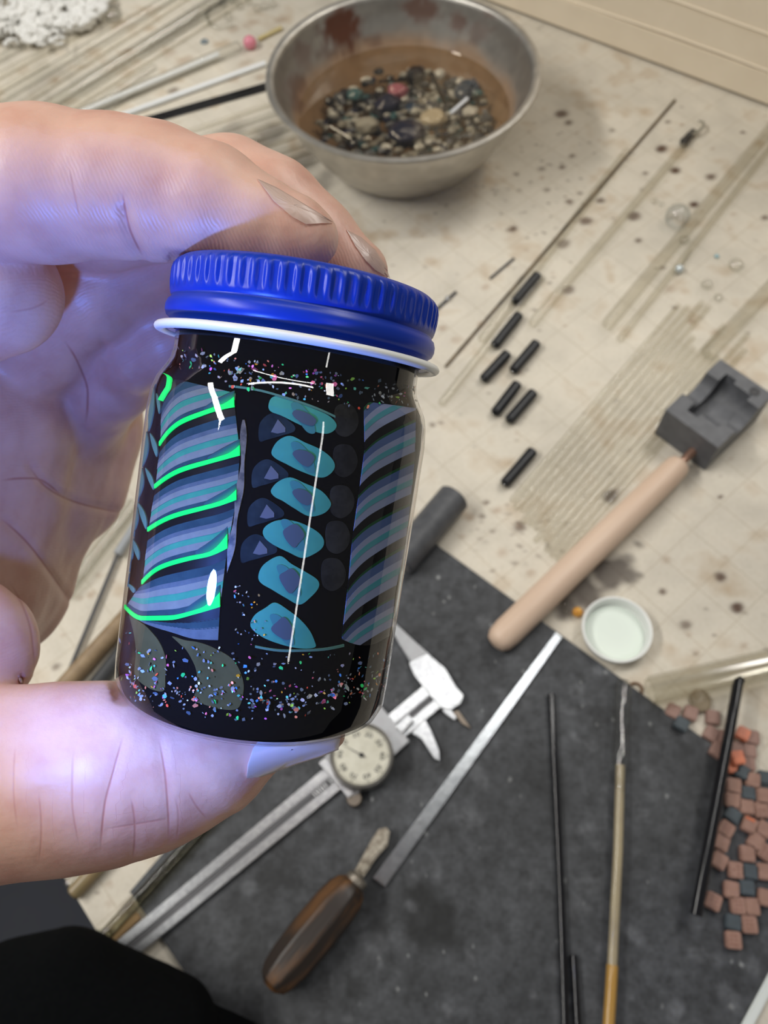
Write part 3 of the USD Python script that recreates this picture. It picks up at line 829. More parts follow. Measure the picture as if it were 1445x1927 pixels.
for i in range(len(pos)):
    n_ = N[i]
    a_ = np.cross(n_, RNG.normal(size=3))
    a_ /= np.linalg.norm(a_)
    b_ = np.cross(n_, a_)
    k = RNG.integers(4, 7)
    r_ = RNG.gamma(3.0, 0.000050) * pos[i][2] + 0.00007
    th = np.sort(RNG.uniform(0, 2 * np.pi, k)) if RNG.random() < 0.0 else np.linspace(0, 2 * np.pi, k, endpoint=False) + RNG.uniform(-0.3, 0.3, k)
    asp = RNG.uniform(0.5, 1.0)
    tilt = RNG.normal(0, 0.45, 2)
    base = P[i] + n_ * 0.00036
    ring = [base + r_ * (math.cos(q) * (a_ + n_ * tilt[0]) + asp * math.sin(q) * (b_ + n_ * tilt[1])) for q in th]
    o = len(fv)
    low = [q - n_ * 0.00006 for q in ring]
    fv += [*ring, *low]
    fc += [np.array(FLAKE_TONES[RNG.choice(len(FLAKE_TONES), p=FLAKE_ODDS)]) * RNG.uniform(0.7, 1.0)] * (2 * k)
    ff += [(o, o + j, o + j + 1) for j in range(1, k - 1)] + [(o + k, o + k + j + 1, o + k + j) for j in range(1, k - 1)]
    for j in range(k):
        j2 = (j + 1) % k
        ff += [(o + j, o + k + j, o + k + j2), (o + j, o + k + j2, o + j2)]
gl_ = jar.part('glitter', (cw(np.array(fv)), np.array(ff)[:, ::-1]), M_FLAKE, False, 'iridescent glitter flakes', 'stuff')
color_primvar(gl_, fc)

# lid with white rim
M_LID = mat('blue_black_lid_paint', (0.003, 0.032, 0.35), 0.34, spec=0.35, coat=0.0)
M_RIM = mat('white_lid_rim', (0.78, 0.79, 0.76), 0.3)
RIBS = 64


def rib(r, h, th):
    m_ = np.clip((h - 0.0056) / 0.0010, 0, 1) * np.clip((0.0098 - h) / 0.0010, 0, 1) * (h > 0.0045)
    return r + 0.00042 * m_ * (np.clip(np.cos(RIBS * th), -0.35, 0.55) + 0.0) * (r > 0.019)


lp_ = [(0.0100, 0.0), (0.0101, 0.0150), (0.0106, 0.0160), (0.0107, 0.0188), (0.0105, 0.0197), (0.0100, 0.0204), (0.0094, 0.02075), (0.0086, 0.0208), (0.0078, 0.0208), (0.0070, 0.0208), (0.0062, 0.0208), (0.0056, 0.02085), (0.0051, 0.0207), (0.0048, 0.0205), (0.0044, 0.0206), (0.0041, 0.0210),
       (0.0034, 0.02125), (0.0026, 0.02125), (0.0019, 0.0210), (0.0016, 0.0206), (0.0012, 0.0202), (0.0008, 0.0201), (0.0004, 0.0203), (0.0, 0.0210), (-0.0002, 0.0206), (0.0001, 0.0198), (0.0015, 0.0196), (0.0095, 0.0196), (0.0095, 0.0)]
lid = lathe([(r, h) for h, r in lp_], JAR_W, AXIS_W, 640, rib)
jar_lid = jar.part('lid', lid, M_LID, 40, 'dark lid with ribbed upper edge, lit blue on one side')
th = np.linspace(0, 2 * np.pi, 14, endpoint=False)
rimp = [(0.0217 + 0.00085 * math.cos(q), -0.00005 + 0.0007 * math.sin(q)) for q in th]
jar.part('white_rim', lathe(rimp, JAR_W, AXIS_W, 200, closed=True), M_RIM, 60, 'rolled white lower edge of the lid', parent=jar_lid)

# ------------------------------------------------------------------ the hand
VOX = 0.0006
LO, HI = np.array([-0.165, -0.070, 0.090]), np.array([0.004, 0.064, 0.234])
NG = np.ceil((HI - LO) / VOX).astype(int) + 1
AX = [LO[k] + VOX * np.arange(NG[k]) for k in range(3)]


def P3(px, py, z):
    return np.array([(px - CX) / F_PX * z, (py - CY) / F_PX * z, z])


def smin(a, b, k):
    h = np.clip(0.5 + 0.5 * (b - a) / k, 0, 1)
    return b * (1 - h) + a * h - k * h * (1 - h)


def new_field():
    return np.full(tuple(NG), 0.03, np.float32)


def add_chain(F, chain, k=0.003):
    """chain of (px, py, depth, radius in px): tapered limbs blended with k."""
    for (a, b) in zip(chain[:-1], chain[1:]):
        pa, pb = P3(*a[:3]), P3(*b[:3])
        ra, rb = a[3] * a[2] / F_PX, b[3] * b[2] / F_PX
        m_ = max(ra, rb) + k + 0.004
        lo, hi = np.minimum(pa, pb) - m_, np.maximum(pa, pb) + m_
        i0 = np.clip(np.floor((lo - LO) / VOX).astype(int), 0, NG - 1)
        i1 = np.clip(np.ceil((hi - LO) / VOX).astype(int) + 1, 1, NG)
        if (i1 <= i0).any():
            continue
        sl = tuple(slice(i0[q], i1[q]) for q in range(3))
        X, Y, Z = np.meshgrid(AX[0][sl[0]], AX[1][sl[1]], AX[2][sl[2]], indexing='ij', sparse=True)
        ab = pb - pa
        L2 = ab @ ab
        t_ = np.clip(((X - pa[0]) * ab[0] + (Y - pa[1]) * ab[1] + (Z - pa[2]) * ab[2]) / L2, 0, 1)
        d = np.sqrt((X - pa[0] - t_ * ab[0]) ** 2 + (Y - pa[1] - t_ * ab[1]) ** 2 + (Z - pa[2] - t_ * ab[2]) ** 2) - (ra + t_ * (rb - ra))
        F[sl] = smin(F[sl], d.astype(np.float32), k)
    return F


index = add_chain(new_field(), [(-330, 370, .130, 150), (-60, 352, .1245, 140), (90, 350, .1225, 136), (215, 352, .1215, 124)], 0.002)
add_chain(index, [(215, 352, .1215, 122), (300, 362, .1210, 119), (395, 384, .1195, 106), (480, 418, .1185, 82), (560, 442, .1175, 62), (590, 452, .1170, 46)], 0.0022)
middle = add_chain(new_field(), [(-200, 420, .150, 120), (200, 395, .142, 105), (430, 372, .136, 104), (510, 402, .134, 97), (585, 452, .1325, 76), (668, 512, .1310, 60)], 0.003)
ring = add_chain(new_field(), [(-80, 700, .180, 140), (60, 622, .166, 116), (170, 545, .156, 92), (250, 490, .154, 72), (340, 450, .152, 66)], 0.004)
add_chain(ring, [(215, 540, .158, 74), (290, 562, .163, 62), (400, 585, .165, 58)], 0.004)
little = add_chain(new_field(), [(110, 800, .204, 112), (205, 715, .178, 76), (252, 668, .167, 58), (310, 640, .164, 52), (380, 620, .164, 50)], 0.004)
palm = add_chain(new_field(), [(60, 700, .206, 130), (180, 660, .210, 110), (300, 560, .208, 95)], 0.004)
add_chain(palm, [(-100, 520, .176, 150), (150, 470, .172, 110), (420, 470, .170, 92)], 0.004)
add_chain(palm, [(-330, 560, .134, 150), (-120, 556, .134, 142), (-10, 548, .1335, 122)], 0.004)            # the mound under the index finger
add_chain(palm, [(-330, 760, .142, 190), (-60, 790, .172, 168), (40, 800, .198, 155), (135, 800, .214, 130)], 0.006)
add_chain(palm, [(-330, 900, .146, 210), (-90, 930, .176, 185), (10, 920, .198, 165), (100, 905, .212, 134)], 0.006)
add_chain(palm, [(-330, 1080, .146, 220), (-140, 1090, .176, 196), (-40, 1085, .200, 170)], 0.008)
add_chain(palm, [(-330, 1200, .142, 200), (-120, 1215, .142, 140), (-45, 1225, .142, 106)], 0.008)                      # flesh at the root of the thumb
add_chain(palm, [(-330, 960, .160, 225), (-700, 1120, .172, 195), (-1150, 1290, .182, 205)], 0.012)                 # wrist
thumb = add_chain(new_field(), [(-330, 1500, .134, 190), (-150, 1482, .130, 178), (0, 1472, .127, 172), (120, 1462, .127, 166), (215, 1452, .1275, 158), (300, 1440, .1285, 142)], 0.003)
add_chain(thumb, [(300, 1440, .1285, 142), (380, 1424, .128, 112), (424, 1416, .1275, 92), (474, 1398, .127, 52), (540, 1386, .127, 38), (620, 1380, .1275, 31)], 0.003)
F = smin(palm, thumb, 0.005)
F = smin(F, little, 0.003)
F = smin(F, ring, 0.0025)
F = smin(F, middle, 0.0018)
F = smin(F, index, 0.0012)


def groove(F, pts, z0, z1, depth, width):
    """a crease along a line of pixels for the flesh between two depths."""
    p = np.asarray(pts, float)
    zc = 0.5 * (z0 + z1)
    q = np.array([P3(x, y, zc) for x, y in p])
    i0 = np.clip(np.floor((np.minimum(P3(*p.min(0), z0), P3(*p.min(0), z1)) - 3 * width - LO) / VOX).astype(int), 0, NG - 1)
    i1 = np.clip(np.ceil((np.maximum(P3(*p.max(0), z0), P3(*p.max(0), z1)) + 3 * width - LO) / VOX).astype(int) + 1, 1, NG)
    i0[2], i1[2] = max(0, int((z0 - LO[2]) / VOX)), min(NG[2], int((z1 - LO[2]) / VOX) + 1)
    if (i1 <= i0).any():
        return
    sl = tuple(slice(i0[k], i1[k]) for k in range(3))
    X, Y, Z = np.meshgrid(AX[0][sl[0]], AX[1][sl[1]], AX[2][sl[2]], indexing='ij', sparse=True)
    PX, PY = CX + F_PX * X / Z, CY + F_PX * Y / Z
    best = np.full(np.broadcast_shapes(PX.shape, PY.shape), 1e9)
    for a, b in zip(p[:-1], p[1:]):
        ab = b - a
        t_ = np.clip(((PX - a[0]) * ab[0] + (PY - a[1]) * ab[1]) / (ab @ ab), 0, 1)
        best = np.minimum(best, (PX - a[0] - t_ * ab[0]) ** 2 + (PY - a[1] - t_ * ab[1]) ** 2)
    dist = np.sqrt(best) * zc / F_PX
    fade = np.clip((Z - z0) / 0.004, 0, 1) * np.clip((z1 - Z) / 0.004, 0, 1)
    F[sl] += (depth * np.exp(-(dist / width) ** 2) * fade).astype(np.float32)


CREASES = [([(231, 372), (235, 398)], .095, .130, .0003, .0008), ([(235, 398), (243, 430), (258, 462), (270, 482)], .095, .130, .0011, .0008), ([(130, 310), (140, 370), (152, 420)], .095, .130, .0002, .0007),
           ([(55, 876), (85, 915), (145, 946), (222, 962)], .13, .23, .0008, .0008), ([(0, 975), (50, 1020), (92, 1075), (130, 1130)], .13, .23, .0008, .0008), ([(120, 640), (150, 690), (165, 740), (160, 800)], .13, .23, .0004, .0008),
           ([(0, 905), (60, 900), (120, 940)], .13, .23, .0003, .0007), ([(185, 612), (200, 660), (222, 712), (250, 740)], .13, .18, .0008, .0009), ([(20, 1100), (60, 1200), (64, 1260)], .125, .16, .0006, .0009),
           ([(232, 1385), (214, 1450), (196, 1520), (190, 1600)], .095, .135, .00034, .0007), ([(300, 1392), (312, 1470), (318, 1580)], .095, .135, .0004, .0007), ([(246, 1500), (254, 1560), (250, 1615)], .095, .135, .00034, .0007),
           ([(72, 1490), (78, 1560), (74, 1620)], .095, .135, .00018, .0007), ([(140, 1410), (136, 1500), (150, 1590)], .095, .135, .00018, .0007), ([(200, 1560), (290, 1545), (318, 1540)], .095, .135, .0002, .0006), ([(355, 1490), (372, 1520), (390, 1540)], .095, .135, .0002, .0006)]
for c in CREASES:
    groove(F, *(c[:3] + (c[3] * (0.5 if c[3] < 0.0012 else 1.0), c[4])))
# soft unevenness of the flesh
gx, gy, gz = np.meshgrid(*[a[::4] for a in AX], indexing='ij')
nz = meshkit.fbm(np.stack([gx, gy, gz], -1) * 130, 2, 4) - 0.5
nz = np.repeat(np.repeat(np.repeat(nz, 4, 0), 4, 1), 4, 2)[:NG[0], :NG[1], :NG[2]]
from scipy.ndimage import gaussian_filter
F += (0.0009 * gaussian_filter(nz, 2.5)).astype(np.float32)
# the flesh gives way to the jar that it holds
X, Y, Z = np.meshgrid(*AX, indexing='ij', sparse=True)
h_ = (X - JAR_O[0]) * JAR_A[0] + (Y - JAR_O[1]) * JAR_A[1] + (Z - JAR_O[2]) * JAR_A[2]
rr = np.sqrt(np.maximum((X - JAR_O[0]) ** 2 + (Y - JAR_O[1]) ** 2 + (Z - JAR_O[2]) ** 2 - h_ ** 2, 0))
jb = np.maximum(rr - 0.02225, np.maximum(h_ + 0.001, -0.0577 - h_))
jl = np.maximum(rr - 0.0216, np.maximum(h_ - 0.0108, -0.001 - h_))
F = np.maximum(F, -np.minimum(jb, jl).astype(np.float32))
for k in range(3):
    for e_ in (0, -1):
        sl = [slice(None)] * 3
        sl[k] = e_
        F[tuple(sl)] = np.maximum(F[tuple(sl)], 0.0005)


def surface_nets(F):
    inside = F < 0
    c = np.zeros(tuple(n - 1 for n in F.shape), np.uint8)
    corners = [(i, j, k) for i in (0, 1) for j in (0, 1) for k in (0, 1)]
    sl = lambda o: tuple(slice(o[q], F.shape[q] - 1 + o[q]) for q in range(3))
    for o in corners:
        c += inside[sl(o)]
    cells = np.argwhere((c > 0) & (c < 8))
    idx = np.full(c.shape, -1, np.int64)
    idx[tuple(cells.T)] = np.arange(len(cells))
    acc, cnt = np.zeros((len(cells), 3)), np.zeros(len(cells))
    for o in corners:
        for ax in range(3):
            if o[ax]:
                continue
            o2 = list(o)
            o2[ax] = 1
            f0, f1 = F[tuple((cells + o).T)], F[tuple((cells + o2).T)]
            m_ = (f0 < 0) != (f1 < 0)
            t_ = f0[m_] / (f0[m_] - f1[m_])
            pt = np.tile(np.array(o, float), (m_.sum(), 1))
            pt[:, ax] += t_
            acc[m_] += pt
            cnt[m_] += 1
    v = LO + VOX * (cells + acc / cnt[:, None])
    faces = []
    for ax in range(3):
        a1, a2 = (ax + 1) % 3, (ax + 2) % 3
        s0 = [slice(1, -1)] * 3
        s0[ax] = slice(0, -1)
        s1 = list(s0)
        s1[ax] = slice(1, None)
        A, B = inside[tuple(s0)], inside[tuple(s1)]
        e = np.argwhere(A != B)
        flip = A[tuple(e.T)]
        off = np.ones(3, int)
        off[ax] = 0
        e = e + off
        d1, d2 = np.eye(3, dtype=int)[a1], np.eye(3, dtype=int)[a2]
        q = [idx[tuple((e - a).T)] for a in (d1 + d2, d2, 0 * d1, d1)]
        q = np.stack(q, 1)
        q[~flip] = q[~flip][:, ::-1]
        faces.append(q)
    f = np.vstack(faces)
    return v, np.vstack([f[:, [0, 1, 2]], f[:, [0, 2, 3]]])


hv, hf = surface_nets(F)
tm = trimesh.Trimesh(hv, hf, process=False)
lab = trimesh.graph.connected_component_labels(tm.face_adjacency, node_count=len(hf))
big = np.bincount(lab).argmax()
tm = trimesh.Trimesh(hv, hf[lab == big], process=False)
tm.remove_unreferenced_vertices()
trimesh.smoothing.filter_taubin(tm, 0.5, 0.52, 6)
hv, hf = np.array(tm.vertices), np.array(tm.faces)
if tm.volume < 0:
    hf = hf[:, ::-1]
hand = Thing('hand', 'bare hand gripping the black glass jar between fingers on its lid and thumb beneath', 'hand', cw(P3(0, 1000, 0.16)))
skin_nodes = {
    'g': ('geometry', {}), 'u': ('attribute', {'attribute': 'ridge_u'}), 'm': ('attribute', {'attribute': 'ridge_m'}), 
    'n1': ('noise_texture', {'scale': 160.0, 'detail': 4.0}), 'n2': ('noise_texture', {'scale': 900.0, 'detail': 3.0}), 'n3': ('noise_texture', {'scale': 330.0, 'detail': 2.0}),
    'sc': ('math', {'math_type': 'multiply', 'value2': 14.0}), 'ad': ('math', {'math_type': 'add'}), 'sn': ('math', {'math_type': 'sine'}), 'kk': ('math', {'math_type': 'multiply', 'value2': 10.5}), 'mm': ('math', {'math_type': 'multiply'}),
    'n2s': ('math', {'math_type': 'multiply', 'value2': 3.0}), 'hh': ('math', {'math_type': 'add'}),
    'r': ('rgb_ramp', {'ramp': [(0.3, (0.60, 0.335, 0.255)), (0.5, (0.66, 0.40, 0.31)), (0.7, (0.70, 0.44, 0.345))]}), 'mx': ('mix', {'color2': (0.44, 0.17, 0.125)}),
    'b': ('bump', {'strength': 0.13, 'distance': 0.00018}), 'p': ('principled_bsdf', {'roughness': 0.42, 'specular_ior_level': 0.45, 'subsurface_weight': 0.25, 'subsurface_scale': 0.0025, 'subsurface_radius': (1.0, 0.4, 0.25)})}
skin_links = [('g.position', 'n1.vector'), ('g.position', 'n2.vector'), ('g.position', 'n3.vector'), ('n3.fac', 'sc.value1'), ('u.fac', 'kk.value1'), ('kk.value', 'ad.value1'), ('sc.value', 'ad.value2'), ('ad.value', 'sn.value1'), ('sn.value', 'mm.value1'), ('m.fac', 'mm.value2'),
              ('n2.fac', 'n2s.value1'), ('n2s.value', 'hh.value1'), ('mm.value', 'hh.value2'), ('hh.value', 'b.height'), ('b.normal', 'p.normal'), ('n1.fac', 'r.fac'), ('r.color', 'mx.color1'), ('lw3.value', 'mx.fac'), ('mx.color', 'p.base_color')]
for _k in range(4):
    skin_nodes.update({f'l{_k}': ('attribute', {'attribute': f'line{_k}'}), f'w{_k}': ('attribute', {'attribute': f'weight{_k}'}), f'ab{_k}': ('math', {'math_type': 'absolute'}),
                       f'mr{_k}': ('map_range', {'range_type': 'smoothstep', 'from_min': 0.0, 'from_max': 3.8, 'to_min': 1.0, 'to_max': 0.0, 'clamp': True}), f'pr{_k}': ('math', {'math_type': 'multiply'}), f'lw{_k}': ('math', {'math_type': 'maximum', 'value2': 0.0})})
    skin_links += [(f'l{_k}.fac', f'ab{_k}.value1'), (f'ab{_k}.value', f'mr{_k}.value'), (f'mr{_k}.result', f'pr{_k}.value1'), (f'w{_k}.fac', f'pr{_k}.value2'), (f'pr{_k}.value', f'lw{_k}.value1')]
    if _k:
        skin_links.append((f'lw{_k - 1}.value', f'lw{_k}.value2'))
skin_nodes['cr'] = ('math', {'math_type': 'multiply_add', 'value2': -4.0})
skin_links = [q for q in skin_links if q != ('hh.value', 'b.height')] + [('lw3.value', 'cr.value1'), ('hh.value', 'cr.value3'), ('cr.value', 'b.height')]
M_SKIN = usdkit.material(stage, '/World/Looks/skin', skin_nodes, skin_links, surface='p.BSDF')
sp = hand.part('skin', (cw(hv), hf), M_SKIN, True)
hx, hy = CX + F_PX * hv[:, 0] / hv[:, 2], CY + F_PX * hv[:, 1] / hv[:, 2]
mm_ = hv * 1000
fz = hv[:, 2]
isI = (hy < 520) & (fz < 0.133)
isT = (hy > 1270) & (fz < 0.142)
ridge_u = np.where(isI, mm_[:, 0] - 0.42 * mm_[:, 1] + 0.02 * (mm_[:, 0] + 30) ** 2 * 0.1, np.where(isT, mm_[:, 0] + 0.1 * mm_[:, 1], 0.45 * mm_[:, 0] + mm_[:, 1]))
mask = np.where(isI, np.clip((hx + 60) / 260, 0.25, 1) * np.clip((hy - 262 - np.clip(hx - 250, 0, 400) * 0.42) / 120, 0, 1), np.where(isT, 0.0, 0.35))
FINE = [(2.2, CREASES[-7:-6][0][0]), (2.2, CREASES[-6][0]), (1.8, CREASES[-5][0]), (1.2, CREASES[-4][0]), (1.2, CREASES[-3][0]), (1.2, CREASES[-2][0]), (1.4, CREASES[-1][0])]
FINE += [(2.6, c[0]) for c in CREASES[3:7]] + [(2.0, CREASES[8][0]), (2.4, CREASES[9][0]), (2.6, [(231, 360), (236, 398), (244, 430), (258, 462), (270, 484)]), (1.2, [(132, 318), (141, 370), (150, 412)]),
         (1.0, [(30, 1400), (26, 1480), (34, 1560)]), (1.0, [(330, 1500), (336, 1540), (332, 1580)]), (1.2, [(96, 560), (60, 580), (20, 586)])]
lines = [np.full(len(hv), 20.0) for _ in range(4)]
wts = [np.zeros(len(hv)) for _ in range(4)]
for i, (amp, pts_) in enumerate(FINE):
    p_ = np.array(curve(pts_, 24))
    best, sg_, tt = np.full(len(hv), 1e9), np.ones(len(hv)), np.zeros(len(hv))
    for j, (a, b) in enumerate(zip(p_[:-1], p_[1:])):
        ab = b - a
        t_ = np.clip(((hx - a[0]) * ab[0] + (hy - a[1]) * ab[1]) / (ab @ ab), 0, 1)
        dx, dy = hx - a[0] - t_ * ab[0], hy - a[1] - t_ * ab[1]
        q = dx * dx + dy * dy
        m_ = q < best
        best = np.where(m_, q, best)
        sg_ = np.where(m_, np.sign(ab[0] * (hy - a[1]) - ab[1] * (hx - a[0])), sg_)
        tt = np.where(m_, (j + t_) / (len(p_) - 1), tt)
    d_ = np.sqrt(best)
    front = fz < (0.135 if p_[:, 1].min() > 1280 or p_[:, 1].max() < 520 else 0.24)
    near = (d_ < 24) & front
    w_ = amp / 2.6 * np.clip(np.minimum(tt, 1 - tt) / 0.18, 0, 1)
    k = min(range(4), key=lambda q: wts[q][near].max() if near.any() else 0)
    lines[k] = np.where(near, d_ * sg_, lines[k])
    wts[k] = np.where(near, w_, wts[k])
for k in range(4):
    float_primvar(sp, lines[k], f'line{k}')
    float_primvar(sp, wts[k] * 0.85, f'weight{k}')
float_primvar(sp, ridge_u, 'ridge_u')
float_primvar(sp, mask, 'ridge_m')


# fingernails: plates that lie on the flesh
def hit_hand(px, py, z0=0.095, z1=0.15):
    from scipy.ndimage import map_coordinates
    d = np.array([(px - CX) / F_PX, (py - CY) / F_PX, 1.0])
    z = np.linspace(z0, z1, 400)
    pts_ = d * z[:, None]
    v = map_coordinates(F, ((pts_ - LO) / VOX).T, order=1, mode='nearest')
    k = np.argmax(v < 0)
    return pts_[k] if (v < 0).any() else pts_[np.argmin(v)]


def nail(poly_px, lift, thick, rings=7, z0=0.095, z1=0.15, n=48, flat=0.0):
    c = np.array(sg.Polygon(poly_px).segmentize(6).exterior.coords)[:-1]
    ctr = c.mean(0)
    s = np.linspace(0.02, 1, rings)
    g_ = ctr + s[:, None, None] * (np.vstack([c, c[:1]]) - ctr)
    Pq = np.array([[hit_hand(x, y, z0, z1) for x, y in row] for row in g_])
    if flat:
        q = Pq.reshape(-1, 3)
        A__ = np.c_[q[:, :2], np.ones(len(q)), q[:, 0] * q[:, 1], q[:, 0] ** 2, q[:, 1] ** 2]
        zz_ = A__ @ np.linalg.lstsq(A__, q[:, 2], rcond=None)[0]
        z_new = (1 - flat) * q[:, 2] + flat * zz_
        Pq = (q * (z_new / q[:, 2])[:, None]).reshape(Pq.shape)
    view = -Pq / np.linalg.norm(Pq, axis=-1, keepdims=True)
    top, bot = Pq + view * lift, Pq + view * (lift - thick)
    nn, mm2 = g_.shape[:2]
    K = nn * mm2
    i, j = np.meshgrid(np.arange(nn - 1), np.arange(mm2 - 1), indexing='ij')
    q = np.stack([i * mm2 + j, (i + 1) * mm2 + j, (i + 1) * mm2 + j + 1, i * mm2 + j + 1], -1).reshape(-1, 4)
    r_ = np.arange((nn - 1) * mm2, nn * mm2)
    side = np.stack([r_[:-1], r_[:-1] + K, r_[1:] + K, r_[1:]], 1)
    f = np.vstack([q, q[:, ::-1] + K, side])
    t2 = trimesh.Trimesh(cw(np.vstack([top.reshape(-1, 3), bot.reshape(-1, 3)])), np.vstack([f[:, [0, 1, 2]], f[:, [0, 2, 3]]]), process=False)
    if t2.face_normals[:len(q)].mean(0) @ FWD > 0:
        t2.invert()
    return np.array(t2.vertices), np.array(t2.faces)


M_NAIL = mat('fingernail', (0.58, 0.385, 0.305), 0.32, spec=0.5, sss=0.2)
hand.part('fingernail', nail([(464, 1464), (466, 1438), (476, 1408), (492, 1386), (560, 1372), (634, 1362), (641, 1386), (637, 1411), (605, 1424), (560, 1438), (515, 1454), (478, 1467)], 0.0009, 0.0011, 9, flat=1.0), mat('pale_thumbnail', (0.80, 0.68, 0.66), 0.22, sss=0.2), 60, 'long pale thumbnail')
hand.part('fingernail', nail([(484, 336), (520, 352), (560, 376), (600, 400), (630, 420), (604, 420), (576, 422), (550, 408), (515, 378)], 0.0003, 0.0010, 6, 0.10, 0.128), M_NAIL, 60)
hand.part('fingernail', nail([(652, 432), (680, 446), (706, 470), (725, 498), (734, 524), (706, 508), (688, 490), (668, 462)], 0.0003, 0.0010, 6, 0.12, 0.145), M_NAIL, 60)

# ------------------------------------------------------------------ things on the bench
# steel bowl with water and glass scraps
RIM_Z = 0.078
rc = T(757, 128, RIM_Z)
rx0, rx1 = T(497, 146, RIM_Z), T(1013, 102, RIM_Z)
BR_ = np.linalg.norm((rx1 - rx0)[:2]) / 2
BC = np.array([rc[0], rc[1], 0.0])
k_ = BR_ / 0.11
bowl = Thing('steel_bowl', 'round stainless steel bowl with rust spots inside, half full of water and glass scraps', 'bowl', BC)
outer = [(0, 0.0005), (0.058, 0.0005), (0.062, 0.0012), (0.068, 0.006), (0.080, 0.022), (0.092, 0.042), (0.1005, 0.062), (0.1045, 0.0735), (0.106, 0.0745), (0.1085, 0.0745), (0.110, 0.0762), (0.1095, 0.0778), (0.107, 0.0783), (0.1040, 0.0770), (0.1025, 0.0745)]
inner_ = [(0.0988, 0.062), (0.0905, 0.043), (0.0785, 0.0235), (0.067, 0.0085), (0.060, 0.0030), (0.0, 0.0024)]
rust = [px_spot(0, 0, 0, 0, 0)] * 0
bm_v, bm_f = lathe([(r * k_, z) for r, z in outer + inner_], BC, (0, 0, 1), 120)
# densify the wall so that rust patches can be laid on it
tmb = trimesh.Trimesh(bm_v, bm_f, process=False)
for _ in range(2):
    tmb = tmb.subdivide()
bm_v, bm_f = np.array(tmb.vertices), np.array(tmb.faces)
bp = bowl.part('body', (bm_v, bm_f), None, 40)
g = UsdGeom.Mesh.Get(stage, bp)
gv = np.array(g.GetPointsAttr().Get()) + BC
rad = np.hypot(*(gv - BC)[:, :2].T) / k_
zc_ = gv[:, 2]
inside_ = np.zeros(len(gv), bool)
inr = np.interp(zc_, [0.0024, 0.0085, 0.0235, 0.043, 0.062, 0.0745], [0.060, 0.067, 0.0785, 0.0905, 0.0988, 0.1025])
inside_ = (rad < inr + 0.0012) & (zc_ > 0.0018) & (zc_ < 0.076)
pxy = to_px(gv)
wob = meshkit.fbm(gv * 130, 4, 8)
wob2 = meshkit.fbm(gv * 45, 3, 18)
fac = np.zeros(len(gv))
for x, y, rx, ry, a in [(640, 55, 40, 48, 1.0), (795, 20, 36, 28, .8), (860, 45, 18, 22, .7), (570, 105, 20, 30, .55), (930, 15, 26, 22, .6), (985, 60, 12, 22, .5), (555, 165, 20, 30, .6), (700, 75, 25, 14, .45), (900, 60, 30, 20, .5), (620, 100, 24, 14, .5), (560, 195, 14, 22, .6)]:
    q = np.hypot((pxy[:, 0] - x) / rx, (pxy[:, 1] - y) / ry) + (wob - 0.5) * 1.4
    fac = np.maximum(fac, a * np.clip((1.2 - q) / 0.6, 0, 1))
fac *= inside_
ring_ = inside_ * np.clip((0.053 - zc_) / 0.010 + (wob2 - 0.5) * 1.6, 0, 1)
bcol_ = np.where(inside_[:, None], np.array([0.34, 0.325, 0.295]), np.array([0.50, 0.475, 0.43])) * (0.75 + 0.5 * wob)[:, None]
bcol_ = bcol_ * (1 - 0.8 * ring_[:, None]) + np.array([0.27, 0.155, 0.075]) * (0.75 + 0.5 * wob)[:, None] * 0.8 * ring_[:, None]
bcol_ = bcol_ * (1 - fac[:, None]) + np.array([0.10, 0.035, 0.018]) * fac[:, None]
color_primvar(bp, bcol_)
float_primvar(bp, np.clip(1 - np.maximum(fac, ring_) * 1.1, 0, 1) * np.where(inside_, 0.75, 0.85), 'shine')
bmat = usdkit.material(stage, '/World/Looks/bowl_steel', {'a': ('attribute', {'attribute': 'stain'}), 's': ('attribute', {'attribute': 'shine'}), 'g': ('geometry', {}), 'n': ('noise_texture', {'scale': 260.0, 'detail': 4.0}), 'b': ('bump', {'strength': 0.2, 'distance': 0.0005}),
    'p': ('principled_bsdf', {'roughness': 0.40})}, [('a.color', 'p.base_color'), ('s.fac', 'p.metallic'), ('g.position', 'n.vector'), ('n.fac', 'b.height'), ('b.normal', 'p.normal')], surface='p.BSDF')
UsdShade.MaterialBindingAPI.Apply(g.GetPrim()).Bind(bmat)
WZ = 0.040
wr = np.interp(WZ, [0.0235, 0.043], [0.0785, 0.0905]) * k_
wm = lathe([(0, WZ), (wr * 0.5, WZ), (wr - 0.0002, WZ)], BC, (0, 0, 1), 96)
wv, wf = wm
wb = lathe([(0, WZ - 0.0006), (wr - 0.0008, WZ - 0.0006), (wr - 0.0002, WZ), (0, WZ)], BC, (0, 0, 1), 96)
WATER = clear_glass('bowl_water', (0.97, 0.945, 0.895), (0.90, 0.84, 0.74), 0.03, 0.6, 0.5)
solo('water', wb, WATER, 'murky brownish water standing in the steel bowl', 'water', 40, kind='stuff')
sc_tones = {'grey': (0.34, 0.34, 0.32), 'dark': (0.018, 0.02, 0.028), 'blue': (0.035, 0.06, 0.11), 'navy': (0.02, 0.025, 0.06), 'white': (0.55, 0.56, 0.56), 'pink': (0.40, 0.15, 0.21), 'teal': (0.05, 0.13, 0.16), 'tan': (0.48, 0.43, 0.34)}


def lump(c, r, seed, sq=(1, 1, 0.6), sub=2, rough=0.5):
    s = trimesh.creation.icosphere(sub, 1.0)
    v = np.array(s.vertices)
    v = v * (1 + rough * (meshkit.noise(v * 1.7 + seed * 3.1, seed)[:, None] - 0.5))
    return v * r * np.asarray(sq) + np.asarray(c), np.array(s.faces)


